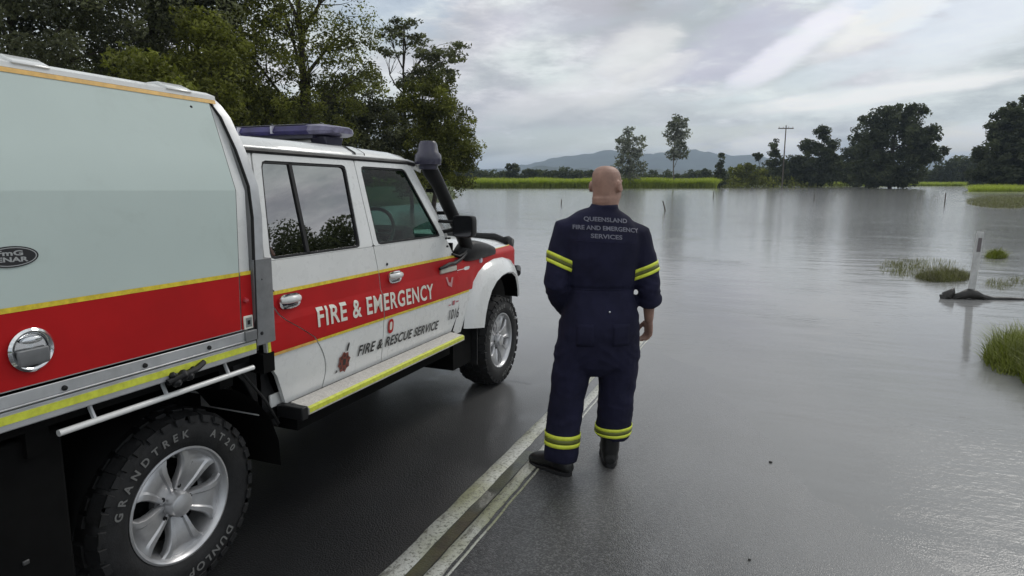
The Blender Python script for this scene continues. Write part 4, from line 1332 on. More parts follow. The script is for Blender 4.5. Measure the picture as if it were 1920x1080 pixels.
# ---- tray
RAILX = .935
tray = MB().box(-.90, .90, -1.50, .30, .93, 1.02).build('tray', UNDER, ute)
for sg in (1, -1):
    MB().box(sg * .90, sg * .942, -1.50, .302, .966, 1.026).build('side_rail', ALU, tray, bevel=.004)
    MB().box(sg * .942, sg * .9438, -1.50, .298, .988, 1.013).build('tape', LIME, tray)
    MB().box(sg * .88, sg * .948, -1.50, .26, 1.030, 1.036).box(sg * .938, sg * .944, -1.50, .262, 1.036, 1.074).build('edge_angle', ALU, tray, bevel=.002)
    for yy in np.arange(-1.25, .25, .28):
        b_ = MB().lathe([(0, .008), (.008, .006), (.009, 0)], 10, 'x', (sg * .944, float(yy) + .18, 1.050)).build('bolt', BLACK, tray)
    tb = MB().tube([(sg * .925, -.53, .905), (sg * .925, .292, .905)], .011, 10).build('tie_rail', WHITE, tray, 50)
    for yy in (-.41, -.135, .16):
        MB().tube([(sg * .925, yy, .905), (sg * .905, yy, .945), (sg * .90, yy, .968)], .008, 6).build('rail_stay', ALU, tb, 50)
kn = MB()
for k, (y_, z_, r_) in enumerate(((-.02, .955, .020), (.01, .975, .022), (.035, .965, .020), (-.035, .985, .014), (.055, .985, .013))):
    kn.lathe([(0, -r_), (r_ * .8, -r_ * .6), (r_, 0), (r_ * .8, r_ * .6), (0, r_)], 10, 'x', (.948, y_ - .09, z_))
kn.tube([(.95, -.15, .965), (.955, -.09, .975), (.952, -.02, .985), (.945, .02, 1.0)], .012, 6)
strap = kn.build('strap_knot', BLACK, tray, 60)

# ---- canopy box
can = MB()
prof_c = [(.925, 1.078), (.925, 1.662), (.795, 2.032), (.74, 2.048)]
full = prof_c + [(-x, z) for x, z in reversed(prof_c)]
can.loft([[(x, y, z) for x, z in full] for y in (-1.50, .302)])
canopy = can.build('canopy', WHITE, ute, 20)


def cx(z):
    return float(np.interp(z, [1.078, 1.662, 2.032], [.930, .930, .800]))


for sg in (1, -1):
    zs_ = [1.084, 1.20, 1.31, 1.45, 1.658, 1.664, 1.80, 1.95, 2.012]
    yr_ = itp([(1.08, .226), (1.662, .242), (2.03, .252)])
    th = .012
    rows = []
    for z in zs_:
        rows.append([(sg * (cx(z) - .006), -1.42, z)] + [(sg * (cx(z) + .006), -1.42 + (yr_(z) + 1.42) * i / 6, z) for i in range(7)] + [(sg * (cx(z) - .006), yr_(z), z)])
    rows = [[(p[0] - sg * th, p[1], p[2]) for p in rows[0]]] + rows + [[(p[0] - sg * th, p[1], p[2]) for p in rows[-1]]]
    cd = MB().grid(rows).build('canopy_door', MINT, ute, 20)
    MB().grid([[(sg * (cx(z) + .0075), -1.42 + (yr_(z) - .002 + 1.42) * i / 4, z) for i in range(5)] for z in (1.085, 1.2, 1.312)]).build('red_stripe', RED, cd)
    MB().grid([[(sg * (cx(z) + .0085), -1.42 + (yr_(z) - .002 + 1.42) * i / 4, z) for i in range(5)] for z in (1.3105, 1.3265)]).build('yellow_line', YEL, cd)
    MB().grid([[(sg * (cx(z) + .0015), y, z) for y in (yr_(z) + .010, .3015)] for z in (1.082, 1.2, 1.312)]).build('red_stripe', RED, canopy)
    MB().grid([[(sg * (cx(z) + .0022), y, z) for y in (yr_(z) + .010, .3015)] for z in (1.3105, 1.3265)]).build('yellow_line', YEL, canopy)
    MB().grid([[(sg * (cx(z) - .001), yr_(z) + e, z) for e in (.0005, .0095)] for z in zs_]).build('door_seal', LINES, canopy)
    # roof edge: white cap and reflective strip
    MB().loft([[(sg * x, y, z) for x, z in ((.79, 2.030), (.808, 2.028), (.806, 2.044), (.76, 2.060), (.74, 2.056))] for y in (-1.50, .29)]).build('roof_cap', WHITE, canopy, 30)
    MB().loft([[(sg * (cx(z) + e), y, z) for z, e in ((2.012, .0085), (2.027, .0085), (2.027, .004), (2.012, .004))] for y in (-1.50, .285)]).build('amber_strip', AMBER, canopy)
    for yy in (-.42, .12):
        MB().loft([[(sg * x, y, z) for x, z in ((.70, 2.058), (.812, 2.040), (.812, 2.050), (.76, 2.073), (.70, 2.073))] for y in (yy - .06, yy + .055)]).build('roof_hinge', WHITE, canopy, bevel=.005)
    # corner extrusion up the front edge, following the side
    path = [(.944, .335, 1.03), (.944, .345, 1.37), (.942, .352, 1.55), (.932, .350, 1.68), (.885, .338, 1.83), (.835, .318, 1.96), (.806, .300, 2.01), (.78, .285, 2.04)]
    rings_a, rings_b = [], []
    for x, y, z in path:
        rings_a.append([(sg * (x - .05), y - .03, z), (sg * x, y - .03, z), (sg * (x + .004), y - .005, z), (sg * (x + .004), y + .018, z), (sg * (x - .05), y + .028, z)])
    MB().loft(rings_a[1:]).build('corner_trim', ALU, canopy, 25)
    MB().loft([[(sg * (x_ + xo), y_, z_) for xo, y_ in ((-.05, .304), (0, .304), (.004, .325), (.004, .395), (-.004, .418), (-.05, .418))] for x_, z_ in ((.944, 1.0), (.944, 1.37))]).build('corner_post', mat('grey_aluminium', (0.20, 0.205, 0.21), 0.5, metal=0.4, var=0.15, vscale=14), canopy, 25)
    MB().loft([[(sg * (x + .0055), y + e, z) for e in (-.034, -.030)] + [(sg * (x - .01), y - .028, z), (sg * (x - .01), y - .033, z)] for x, y, z in path]).build('rubber_seal', LINES, canopy)
MB().lathe([(0, .004), (.006, .003), (.007, 0)], 10, 'x', (.820, .155, 1.985)).build('screw', BLACK, canopy, 40)
MB().lathe([(0, .012), (.010, .010), (.013, 0)], 12, 'x', (.932, .262, 1.205)).build('side_lamp', LAMP_R, canopy, 40)
rl = MB()
rl.prism([(.245, 1.080), (.296, 1.080), (.296, 1.138), (.245, 1.138)], 'x', .931, .937)
rl = rl.build('reflector', LETTER_W, canopy, bevel=.003)
MB().prism([(.254, 1.089), (.287, 1.089), (.287, 1.129), (.254, 1.129)], 'x', .9372, .9382).build('reflector_face', mat('grey_lens', (.22, .24, .23), .3, coat=.5), rl)
MB().prism([(.262, 1.100), (.278, 1.100), (.278, 1.118), (.262, 1.118)], 'x', .9383, .9386).build('reflector_core', BLACK, rl)
MB().box(.93, .952, .235, .30, 1.03, 1.075).build('hinge_block', mat('grey_aluminium', (0.3, 0.31, 0.32), 0.45), canopy, bevel=.003)
door_r = [o for o in ute.children if o.name.startswith('canopy_door')][0]
# folding T handle in its dish
hc, hz, hr = -.592, 1.192, .063
mb = MB()
mb.lathe([(hr, .0), (hr + .003, .010), (hr - .004, .016), (hr - .013, .012), (hr - .016, .002), (hr - .030, -.004 + .006), (0, .004)], 36, 'x', (.9375, hc, hz))
dish = mb.build('paddle_latch', [CHROME], door_r, 50)
mb = MB()
mb.loft([[(x, hc + y * .045, z) for x, z in ((.942, hz + .004), (.956, hz + .006), (.958, hz - .030), (.954, hz - .046), (.944, hz - .046))] for y in (-1, -.8, .8, 1)])
mb.build('paddle', mat('grey_aluminium', (0.3, 0.31, 0.32), 0.45), dish, 40, bevel=.005)
mb = MB()
pts = [(hc + .030 * math.cos(a), hz + .030 + .010 * math.sin(a)) for a in np.linspace(0, 2 * PI, 14)[:-1]]
mb.loft([[(.943, y, z) for y, z in pts], [(.952, y, z) for y, z in pts], [(.954, hc + (y - hc) * .8, hz + .03 + (z - hz - .03) * .7) for y, z in pts]])
mb.build('lock', CHROME, dish, 50)
# oval maker's plate
mb = MB()
el_ = [(-.614 + .074 * math.cos(a), 1.472 + .031 * math.sin(a)) for a in np.linspace(0, 2 * PI, 33)[:-1]]
mb.loft([[(.9365, y, z) for y, z in el_], [(.9395, y, z) for y, z in el_]])
bd = mb.build('badge', LETTER_K, door_r, 30)
mb = MB()
e1 = [(.9398, -.614 + .069 * math.cos(a), 1.472 + .0275 * math.sin(a)) for a in np.linspace(0, 2 * PI, 33)]
e2 = [(.9398, -.614 + .066 * math.cos(a), 1.472 + .0252 * math.sin(a)) for a in np.linspace(0, 2 * PI, 33)]
mb.grid([e1, e2]).build('badge_ring', mat('grey_lettering', (.38, .39, .39), .5), bd)


def side_text(s, size, y0, z0, y1, z1, xf, parent, m, bold=0.0, shear=0.0, squash=1.0, name='lettering', spacing=1.0):
    """text running forward along the right side from (y0,z0) to (y1,z1): width is fitted"""
    vs, fs = text_geo(s, size, bold, shear, align='LEFT', spacing=spacing)
    w0, w1 = min(v.x for v in vs), max(v.x for v in vs)
    k = 1.0 / (w1 - w0)
    out = []
    for v in vs:
        q = (v.x - w0) * k
        y = y0 + (y1 - y0) * q
        z = z0 + (z1 - z0) * q + v.y * squash
        out.append((xf(y, z), y, z))
    bm = bmesh.new()
    vv = [bm.verts.new((0, p[1], p[2])) for p in out]
    for f_ in fs:
        try: bm.faces.new([vv[i] for i in f_])
        except ValueError: pass
    for zc_ in PZ:      # cut the letters where the door skin folds so that they lie on it
        bmesh.ops.bisect_plane(bm, geom=bm.verts[:] + bm.edges[:] + bm.faces[:], plane_co=(0, 0, zc_), plane_no=(0, 0, 1))
    for q in bm.verts: q.co.x = xf(q.co.y, q.co.z)
    me_ = bpy.data.meshes.new(name)
    bm.to_mesh(me_); bm.free()
    me_.materials.append(m)
    return link_mesh(name, me_, parent)


GREYL = MATS['grey_lettering']
side_text('FmG', .020, -.655, 1.478, -.583, 1.475, lambda y, z: .9399, bd, GREYL, .0006)
side_text('IENAR', .019, -.662, 1.460, -.570, 1.456, lambda y, z: .9399, bd, GREYL, .0006)
dx_ = lambda y, z: bx(z) + .006
side_text('FIRE & EMERGENCY', .138, .785, .982, 1.972, .944, dx_, ute, LETTER_W, .0030, spacing=1.12)
side_text('FIRE & RESCUE SERVICE', .083, 1.125, .745, 2.070, .712, dx_, ute, LETTER_K, .0018, .28, spacing=1.10)
side_text('1016', .105, 2.215, .745, 2.375, .738, dx_, ute, LETTER_K, .0012, .1, spacing=1.12)
# crests and small marks
mb = MB()
star = []
for k in range(16):
    a = 2 * PI * k / 16 + PI / 16
    rr = (.058, .046)[k % 2]
    star.append((1.005 + rr * math.cos(a) * .95, .742 + rr * 1.05 * math.sin(a)))
mb.add([(dx_(y, z), y, z) for y, z in star], [tuple(range(16))])
cr = mb.build('crest', CREST_R, ute, None)
mb = MB()
for k in range(8):
    a = 2 * PI * k / 8
    mb.add([(dx_(0, z) + .001, y, z) for y, z in ((1.005 + .036 * math.cos(a) - .008, .742 + .038 * math.sin(a) - .008), (1.005 + .036 * math.cos(a) + .008, .742 + .038 * math.sin(a) - .008), (1.005 + .036 * math.cos(a), .742 + .038 * math.sin(a) + .012))], [(0, 1, 2)])
mb.add([(dx_(0, z) + .001, y, z) for y, z in ((.993, .725), (1.017, .725), (1.017, .760), (.993, .760))], [(0, 1, 2, 3)])
mb.add([(dx_(0, z) + .001, y, z) for y, z in ((1.015, .80), (1.030, .80), (1.044, .835), (1.038, .848), (1.026, .835))], [(0, 1, 2, 3, 4)])
mb.add([(dx_(0, z) + .001, y, z) for y, z in ((.925, .695), (.95, .70), (.945, .716))], [(0, 1, 2)])
mb.build('crest_detail', LETTER_K, cr, None)


def blob_poly(yc, zc, ry, rz, n=16, e=.7):
    return [(yc + ry * math.copysign(abs(math.cos(a)) ** e, math.cos(a)), zc + rz * math.copysign(abs(math.sin(a)) ** e, math.sin(a))) for a in np.linspace(0, 2 * PI, n + 1)[:-1]]


mb = MB()
mb.add([(dx_(0, z), y, z) for y, z in blob_poly(1.452, .853, .030, .044)], [tuple(range(16))])
sh = mb.build('red_zero_decal', RED, ute, None)
mb = MB()
mb.add([(dx_(0, z) + .001, y, z) for y, z in blob_poly(1.452, .855, .014, .026)], [tuple(range(16))])
mb.build('decal_centre', LETTER_W, sh, None)
mb = MB()
for a, b, c, d_ in ((2.20, 2.235, .850, .857), (2.262, 2.292, .845, .877), (2.31, 2.355, .858, .867)):
    mb.add([(dx_(0, z), y, z) for y, z in ((a, c), (b, c), (b, d_), (a, d_))], [(0, 1, 2, 3)])
mb.build('red_mark', mat('faded_red', (.45, .12, .14), .5), ute, None)
mb = MB()
mb.add([(dx_(0, z) + .001, y, z) for y, z in ((2.16, 1.06), (2.19, 1.0), (2.24, .98), (2.27, 1.05), (2.245, 1.05), (2.225, 1.015), (2.2, 1.02), (2.185, 1.06))], [tuple(range(8))])
mb.build('pale_crest', mat('faded_white', (.52, .25, .25), .5), ute, None)
# bracket below the cable on the front door
mb = MB().loft([[(x, y, z) for x, z in ((.858, 1.085), (.874, 1.09), (.874, 1.125), (.858, 1.13))] for y in (2.10, 2.34)])
mb.build('door_bracket', mat('cream_plastic', (.55, .52, .45), .5), ute, 30, bevel=.006)
MB().tube([(.872, 2.08, 1.128), (.884, 2.16, 1.142), (.880, 2.22, 1.150), (.872, 2.30, 1.145), (.878, 2.40, 1.165), (.872, 2.50, 1.20)], [.010, .014, .012, .014, .012, .010], 6).build('cable_loop', BLACK, ute, 60)
# gap wire between canopy post and door
MB().tube([(.948, .345, 1.285), (.90, .42, 1.24), (.868, .50, 1.205)], .004, 6).build('bowden_cable', BLACK, ute, 50)

# ---- underbody
mb = MB()
for s in (1, -1):
    mb.box(s * .34, s * .44, -1.5, 3.9, .52, .68)
for y in (-1.3, -.6, .15, .4):
    mb.box(-.88, .88, y, y + .07, .84, .93)
mb.box(-.34, .34, -1.4, 3.4, .60, .66)
mb.tube([(-.72, 0, .385), (.70, 0, .385)], .05, 10).tube([(-.74, 3.18, .385), (.74, 3.18, .385)], .05, 10)
mb.box(-.15, .15, -.14, .14, .25, .52).box(-.40, .40, .9, 2.3, .40, .60).box(-.35, .35, 2.5, 3.6, .42, .9)
mb.build('chassis', UNDER, ute)
for sg in (1, -1):
    tb = MB().box(sg * .50, sg * .86, -1.45, -.48, .30, .90).build('under_tray_box', UNDER, ute, bevel=.01)
    for yy in (-.74, -.64):
        MB().box(sg * .86, sg * .868, yy, yy + .02, .50, .515).build('latch', mat('dull_steel', (.10, .10, .10), .45, metal=.6), tb, bevel=.003)
    MB().box(sg * .86, sg * .864, -.692, -.686, .31, .49).build('strap', RUB, tb)
    # mudguard over the rear wheel and bracket in front of it
    arc = []
    for k in range(13):
        a = R(-5 + 190 * k / 12)
        arc.append((.50 * math.cos(a), .40 + .47 * math.sin(a)))
    MB().grid([[(sg * x, y, z) for y, z in arc] for x in (.50, .86)]).build('mudguard', UNDER, ute, 60)
    MB().prism([(.30, .925), (.30, .86), (.36, .80), (.46, .60), (.56, .52), (.58, .62), (.50, .815), (.42, .87), (.42, .925)], 'x', sg * .70, sg * .80).build('mudguard_bracket', BLACK, ute, bevel=.005)
    MB().tube([(sg * .84, .30, .88), (sg * .84, .44, .70), (sg * .84, .52, .56)], .006, 6).build('bracket_edge', RUB, ute)

# ---- wheels
TYRE_P = [(.235, -.115), (.252, -.128), (.29, -.136), (.335, -.132), (.362, -.118), (.372, -.100), (.374, -.05), (.374, .05), (.372, .100), (.362, .118), (.335, .132), (.29, .136), (.252, .128), (.235, .115)]
tm = MB().lathe(TYRE_P, 56, 'x')
tyre_me = None
tr = MB()
rg = random.Random(5)
N = 34
for k in range(N):
    a = 2 * PI * k / N
    for (x0, x1, da, w) in ((.078, .126, 0, .062), (.022, .070, .09, .05), (-.026, .016, 0.02, .052), (-.072, -.032, .10, .05), (-.126, -.080, .04, .062)):
        M_ = Matrix.Rotation(a + da, 4, 'X') @ Matrix.Rotation(rg.uniform(-.05, .05), 4, 'X')
        h1 = .387 if abs(x1 + x0) < .15 else .381
        vs_ = []
        for r0_, sh in ((.366, 1.0), (h1, .86)):
            for xx in (x0, x1):
                for s in (-1, 1):
                    vs_.append(M_ @ Vector((xx, s * w * .5 * sh, r0_ - (.016 if abs(xx) > .1 else 0))))
        tr.add(vs_, [(0, 1, 3, 2), (4, 6, 7, 5), (0, 4, 5, 1), (2, 3, 7, 6), (0, 2, 6, 4), (1, 5, 7, 3)])
    # shoulder lugs on the sidewall
    for s in (1, -1):
        M_ = Matrix.Rotation(a, 4, 'X')
        vs_ = []
        for xx, rr, w in ((s * .126, .366, .05), (s * .134, .338, .04)):
            for e in (-1, 1):
                vs_.append(M_ @ Vector((xx, e * w * .5, rr)))
        for xx, rr, w in ((s * .134, .366, .044), (s * .139, .340, .034)):
            for e in (-1, 1):
                vs_.append(M_ @ Vector((xx, e * w * .5, rr)))
        tr.add(vs_, [(4, 5, 7, 6), (0, 4, 6, 2), (1, 3, 7, 5), (0, 1, 5, 4), (2, 6, 7, 3)])
rm = MB()
rm.lathe([(.236, .112), (.238, .122), (.230, .124), (.222, .118), (.214, .098), (.204, .070), (.200, .02), (.196, -.11), (.236, -.118)], 64, 'x')
# five broad spokes, each with two raised ribs and a valley between
for k in range(5):
    a = 2 * PI * k / 5 + R(18)
    M_ = Matrix.Rotation(a, 4, 'X')

    def sp(r, w, x):
        return [M_ @ Vector((x + e, s * w, r)) for s, e in ((-1.0, -.030), (-1.0, -.006), (-.90, .003), (-.58, .003), (-.46, -.004), (.46, -.004), (.58, .003), (.90, .003), (1.0, -.006), (1.0, -.030))]
    rm.loft([sp(.050, .034, .078), sp(.085, .046, .088), (sp(.115, .054, .097)), sp(.145, .064, .102), sp(.172, .080, .103), sp(.193, .106, .101), sp(.206, .125, .099), sp(.216, .132, .096)], True, 0)
# web ring near the rim and bolt face
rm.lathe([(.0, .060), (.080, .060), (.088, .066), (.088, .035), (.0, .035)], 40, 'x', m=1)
hub = MB().lathe([(0, .128), (.030, .127), (.046, .122), (.052, .112), (.054, .070), (.062, .064)], 32, 'x')
nuts = MB()
for k in range(5):
    a = 2 * PI * k / 5 + R(54)
    nuts.lathe([(0, .086), (.009, .086), (.011, .080), (.011, .062)], 6, 'x', (0, .070 * math.cos(a), .070 * math.sin(a)))
disc = MB().lathe([(.0, .02), (.165, .02), (.17, .01), (.17, -.02), (0, -.02)], 40, 'x')
CH = {}


def arc_text(s, radius, start, size, gap):
    """letters standing around the tyre wall; returns verts, faces"""
    vs, fs = text_geo(s, size, .0012, align='LEFT', spacing=gap)
    out = []
    for v in vs:
        a = start - v.x / radius
        rr = radius + v.y
        xx = .1365 + .0025 - max(0, rr - .30) * .06
        out.append((xx, rr * math.cos(a), rr * math.sin(a)))
    return out, fs


tl = MB().add(*arc_text('GRANDTREK', .284, R(166), .043, 1.92))
tl3 = MB().add(*arc_text('AT20', .284, R(60), .043, 1.92))
tl2 = MB().add(*arc_text('DUNLOP', .284, R(-42), .050, 1.35))
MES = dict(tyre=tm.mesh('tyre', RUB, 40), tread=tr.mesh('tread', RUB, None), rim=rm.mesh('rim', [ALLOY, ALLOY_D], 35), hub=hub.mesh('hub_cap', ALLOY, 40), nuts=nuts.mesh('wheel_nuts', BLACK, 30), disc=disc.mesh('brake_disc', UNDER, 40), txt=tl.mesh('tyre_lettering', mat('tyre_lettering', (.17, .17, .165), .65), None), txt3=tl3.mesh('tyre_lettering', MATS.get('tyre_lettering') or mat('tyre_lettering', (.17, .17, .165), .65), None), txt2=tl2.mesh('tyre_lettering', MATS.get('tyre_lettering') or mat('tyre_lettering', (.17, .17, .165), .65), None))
for (x, y, rot) in ((.675, 0, 20), (.745, 3.18, 55), (-.675, 0, 0), (-.745, 3.18, 0)):
    w = empty('wheel', (x, y, .385), (0, 0, 0 if x > 0 else PI), ute)
    for nm, me_ in (('tyre', MES['tyre']), ('tread', MES['tread']), ('rim', MES['rim']), ('hub_cap', MES['hub']), ('wheel_nuts', MES['nuts']), ('brake_disc', MES['disc']), ('tyre_lettering', MES['txt']), ('tyre_lettering', MES['txt2']), ('tyre_lettering', MES['txt3'])):
        c_ = link_mesh(nm, me_, w)
        if nm == 'tyre_lettering': c_['kind'] = 'stuff'
        if nm in ('rim', 'wheel_nuts', 'tread'): c_.rotation_euler = (R(rot), 0, 0)

# ------------------------------------------------------------------ the person
NAVY = mat('navy_cotton', (0.0130, 0.0132, 0.034), 0.85, spec=0.25, var=0.25, vscale=5, bump=0.25, bscale=220)
SKIN = mat('skin', (0.36, 0.215, 0.165), 0.48, spec=0.4, var=0.20, vscale=11, bump=0.25, bscale=160, dirt=(0.20, 0.10, 0.08), dirt_amt=0.35)
HI = mat('fluoro_band', (0.74, 0.82, 0.07), 0.5, var=0.08, vscale=40)
HI_D = mat('olive_band', (0.12, 0.135, 0.02), 0.5, var=0.1, vscale=40)
BOOT = mat('boot_leather', (0.010, 0.010, 0.010), 0.42, var=0.3, vscale=20, bump=0.2, bscale=60)
STITCH = mat('pale_stitching', (0.15, 0.15, 0.19), 0.7)
px_, py_ = 2.071, 1.841
person = empty('person', (px_, py_, road_z(px_, py_) + .004), (0, 0, HEAD))
tag(person, 'bald person in navy coveralls with fluoro bands, seen from behind on the wet road', 'person')
GZ = 0.0


def sring(c, hw, hd, tilt=(0, 0), n=20, e=0.85):
    """rounded cross-section around c; half width, half depth"""
    out = []
    for k in range(n):
        a = 2 * PI * k / n
        x = hw * math.copysign(abs(math.cos(a)) ** e, math.cos(a))
        y = hd * math.copysign(abs(math.sin(a)) ** e, math.sin(a))
        out.append((c[0] + x, c[1] + y, c[2] + x * tilt[0] + y * tilt[1]))
    return out


def fused(name, mb, voxel, mat_, parent, smooth_it=4, wrinkle=None):
    """fuse the overlapping lofts of mb into one continuous surface"""
    me = mb.mesh(name + '_src', mat_, 180)
    o = link_mesh(name + '_src', me)
    r = o.modifiers.new('r', 'REMESH'); r.mode = 'VOXEL'; r.voxel_size = voxel; r.use_smooth_shade = True
    s = o.modifiers.new('s', 'SMOOTH'); s.factor = 0.5; s.iterations = smooth_it
    dg = bpy.context.evaluated_depsgraph_get()
    m2 = bpy.data.meshes.new_from_object(o.evaluated_get(dg))
    bpy.data.objects.remove(o)
    m2.name = name
    m2.materials.clear(); m2.materials.append(mat_)
    m2.polygons.foreach_set('use_smooth', [True] * len(m2.polygons))
    if wrinkle:
        n = len(m2.vertices)
        co = np.zeros(n * 3, np.float32); no = np.zeros(n * 3, np.float32)
        m2.vertices.foreach_get('co', co); m2.vertices.foreach_get('normal', no)
        co = co.reshape(-1, 3); no = no.reshape(-1, 3)
        d = np.array([wrinkle(*p) for p in co])
        co = co + no * d[:, None]
        m2.vertices.foreach_set('co', co.ravel())
        m2.update()
    return link_mesh(name, m2, parent)


def limb_rings(mb, pts, rad, n=16, flat=1.0):
    mb.tube(pts, rad, n, flat=flat)


# joints (x right, y ahead, z up), back towards us
L_SH, L_EL, L_WR = (-.208, 0.0, 1.452), (-.268, -.055, 1.145), (-.205, .085, .985)
R_SH, R_EL, R_WR = (.200, 0.0, 1.418), (.268, -.035, 1.12), (.292, .045, .915)
L_AN, R_AN = (-.215, -.045, .10), (.085, .045, .10)

# body: head, neck, trunk, legs, arms and hands in one surface
bd_ = MB()
hd = MB()
HC = (.012, .015)
head_rows = [  # z, half width, half depth, y shift
    (1.545, .070, .070, .006), (1.58, .072, .072, .004), (1.600, .0725, .079, .006), (1.610, .0748, .083, .005), (1.619, .0744, .085, .009), (1.630, .0768, .093, .013), (1.640, .0755, .093, .020), (1.66, .0755, .099, .022), (1.69, .077, .102, .020),
    (1.72, .0775, .102, .015), (1.75, .075, .099, .010), (1.775, .069, .092, .006), (1.795, .056, .075, .004), (1.807, .036, .049, .002), (1.812, .010, .014, .0)]
hd.loft([sring((HC[0], HC[1] + s, z), a, b, n=24, e=.95) for z, a, b, s in head_rows])
for s in (1, -1):   # ears
    hd.loft([[(HC[0] + s * (.078 + o + .010 * (k_ / 9)), HC[1] + .005 + .022 * w * math.cos(a) - .006, 1.695 + .031 * w * math.sin(a)) for k_, a in enumerate(np.linspace(0, 2 * PI, 11)[:-1])] for o, w in ((-.012, .75), (.000, 1.05), (.011, 1.12), (.016, .9))])
# nose, brow, chin
hd.loft([sring((HC[0], HC[1] + .118, 1.665), .017, .020), sring((HC[0], HC[1] + .124, 1.680), .016, .018), sring((HC[0], HC[1] + .112, 1.715), .009, .012)])
hd.loft([sring((HC[0], HC[1] + .104, 1.722), .055, .014), sring((HC[0], HC[1] + .106, 1.732), .056, .014)])
hd.loft([sring((HC[0], HC[1] + .100, 1.612), .030, .020), sring((HC[0], HC[1] + .098, 1.632), .034, .022)])
hd.loft([sring((HC[0], HC[1] + .110, 1.640), .024, .010), sring((HC[0], HC[1] + .110, 1.652), .024, .010)])
TURN = Matrix.Translation((HC[0], HC[1], 0)) @ Matrix.Rotation(R(-36), 4, 'Z') @ Matrix.Translation((-HC[0], -HC[1], 0))
bd_.add([TURN @ Vector(p) for p in hd.v], hd.f)
bd_.loft([sring((0, .0, z), a, b) for z, a, b in ((.74, .10, .09), (.86, .16, .11), (1.05, .15, .10), (1.28, .17, .11), (1.44, .17, .09), (1.52, .08, .07), (1.58, .055, .055))])
for sh, el_, wr in ((L_SH, L_EL, L_WR), (R_SH, R_EL, R_WR)):
    bd_.tube([(sh[0] * .6, sh[1], sh[2] - .03), sh, el_, tuple(np.array(el_) * .5 + np.array(wr) * .5), wr], [.05, .048, .040, .036, .027], 14)
for hp, an in (((-.11, 0, .84), (-.212, -.075, .10)), ((.10, 0, .84), (.083, .05, .10))):
    kn_ = ((hp[0] + an[0]) / 2 - .01, .01, .47) if an[0] < 0 else (.10, .03, .47)
    bd_.tube([hp, kn_, (an[0], an[1], .10)], [.085, .058, .034], 14)


def hand(mb, wr, dirv, palm_n, side, curl):
    """palm and five separate bent fingers; dirv along the hand, palm_n out of the palm, side towards the thumb"""
    d, pn, sd = Vector(dirv).normalized(), Vector(palm_n).normalized(), Vector(side).normalized()
    w = Vector(wr)

    def sec(o, hw, ht):
        c = w + d * o
        return [c + sd * (hw * math.copysign(abs(math.cos(a)) ** .7, math.cos(a))) + pn * (ht * math.sin(a)) for a in np.linspace(0, 2 * PI, 15)[:-1]]
    mb.loft([sec(-.03, .026, .022), sec(.0, .027, .020), (sec(.03, .037, .019)), sec(.07, .042, .017), sec(.092, .041, .013)])
    for k, (off, L_) in enumerate(((.031, .072), (.010, .080), (-.011, .074), (-.031, .058))):
        p = w + d * .082 + sd * off
        pts = [p]
        ang = curl * .35
        q = p.copy()
        for f_, a_ in ((.45, .5), (.32, .9), (.25, .7)):
            ang += curl * a_
            q = q + (d * math.cos(ang) + pn * math.sin(ang)) * (L_ * f_)
            pts.append(q.copy())
        mb.tube(pts, [.0098, .0092, .0084, .0066], 8)
    tb_ = w + d * .022 + sd * .028 + pn * .006
    mb.tube([tb_, tb_ + d * .024 + sd * .022 + pn * .012, tb_ + d * .052 + sd * .024 + pn * .028, tb_ + d * .070 + sd * .012 + pn * .038], [.015, .0125, .0105, .008], 8)


hand(bd_, R_WR, (.02, .10, -1), (-1, .25, -.1), (-.25, .97, .1), .6)
hand(bd_, L_WR, (.35, .25, -.85), (.75, -.5, .2), (.2, .85, .35), .5)
body = fused('body', bd_, .0062, SKIN, person, 3)
EYE = mat('eye_white', (.7, .7, .68), .2)
for s in (1, -1):
    e_ = MB().lathe([(0, .012), (.007, .0095), (.012, 0), (.007, -.0095), (0, -.012)], 12, 'y', (TURN @ Vector((HC[0] + s * .032, HC[1] + .108, 1.708)))[:]).build('eye', EYE, person, 60)

# coveralls
cv = MB()
cv.loft([sring((c, y, z), a, b, (tl_, 0), n=28) for z, c, y, a, b, tl_ in (
    (.600, -.035, .0, .10, .085, 0), (.66, -.035, .0, .185, .125, 0), (.74, -.022, .0, .222, .142, 0), (.86, -.010, -.008, .234, .150, 0), (.96, -.005, -.004, .224, .142, 0), (1.05, -.004, .0, .205, .132, 0),
    (1.10, -.004, .0, .190, .124, 0), (1.135, -.003, .0, .196, .130, 0), (1.20, -.004, -.004, .206, .140, 0), (1.30, -.006, -.012, .216, .146, -.02), (1.40, -.004, -.014, .226, .140, -.05), (1.455, -.002, -.010, .220, .122, -.08),
    (1.50, .0, -.004, .198, .102, -.12), (1.54, .004, .004, .148, .088, -.12), (1.568, .008, .010, .100, .078, -.08))])
cv.tube([(-.13, -.004, 1.465), L_SH, (-.243, -.02, 1.32), (-.262, -.045, 1.20), L_EL, (-.250, -.005, 1.075), (-.218, .055, 1.015), (-.19, .10, .965)], [.078, .082, .075, .070, .068, .064, .060, .05], 18)
cv.tube([(.13, -.004, 1.44), R_SH, (.236, -.015, 1.30), (.258, -.032, 1.17), R_EL, (.277, -.012, 1.055), (.283, .0, 1.02)], [.075, .080, .074, .070, .069, .066, .060], 18)
# rolled cuffs
for c_, d_ in (((.281, -.004, 1.045), (.03, .06, -.2)),):
    d_ = Vector(d_).normalized()
    c_ = Vector(c_)
    cv.tube([c_ - d_ * .034, c_ - d_ * .020, c_ + d_ * .018, c_ + d_ * .030], [.062, .074, .072, .058], 18)
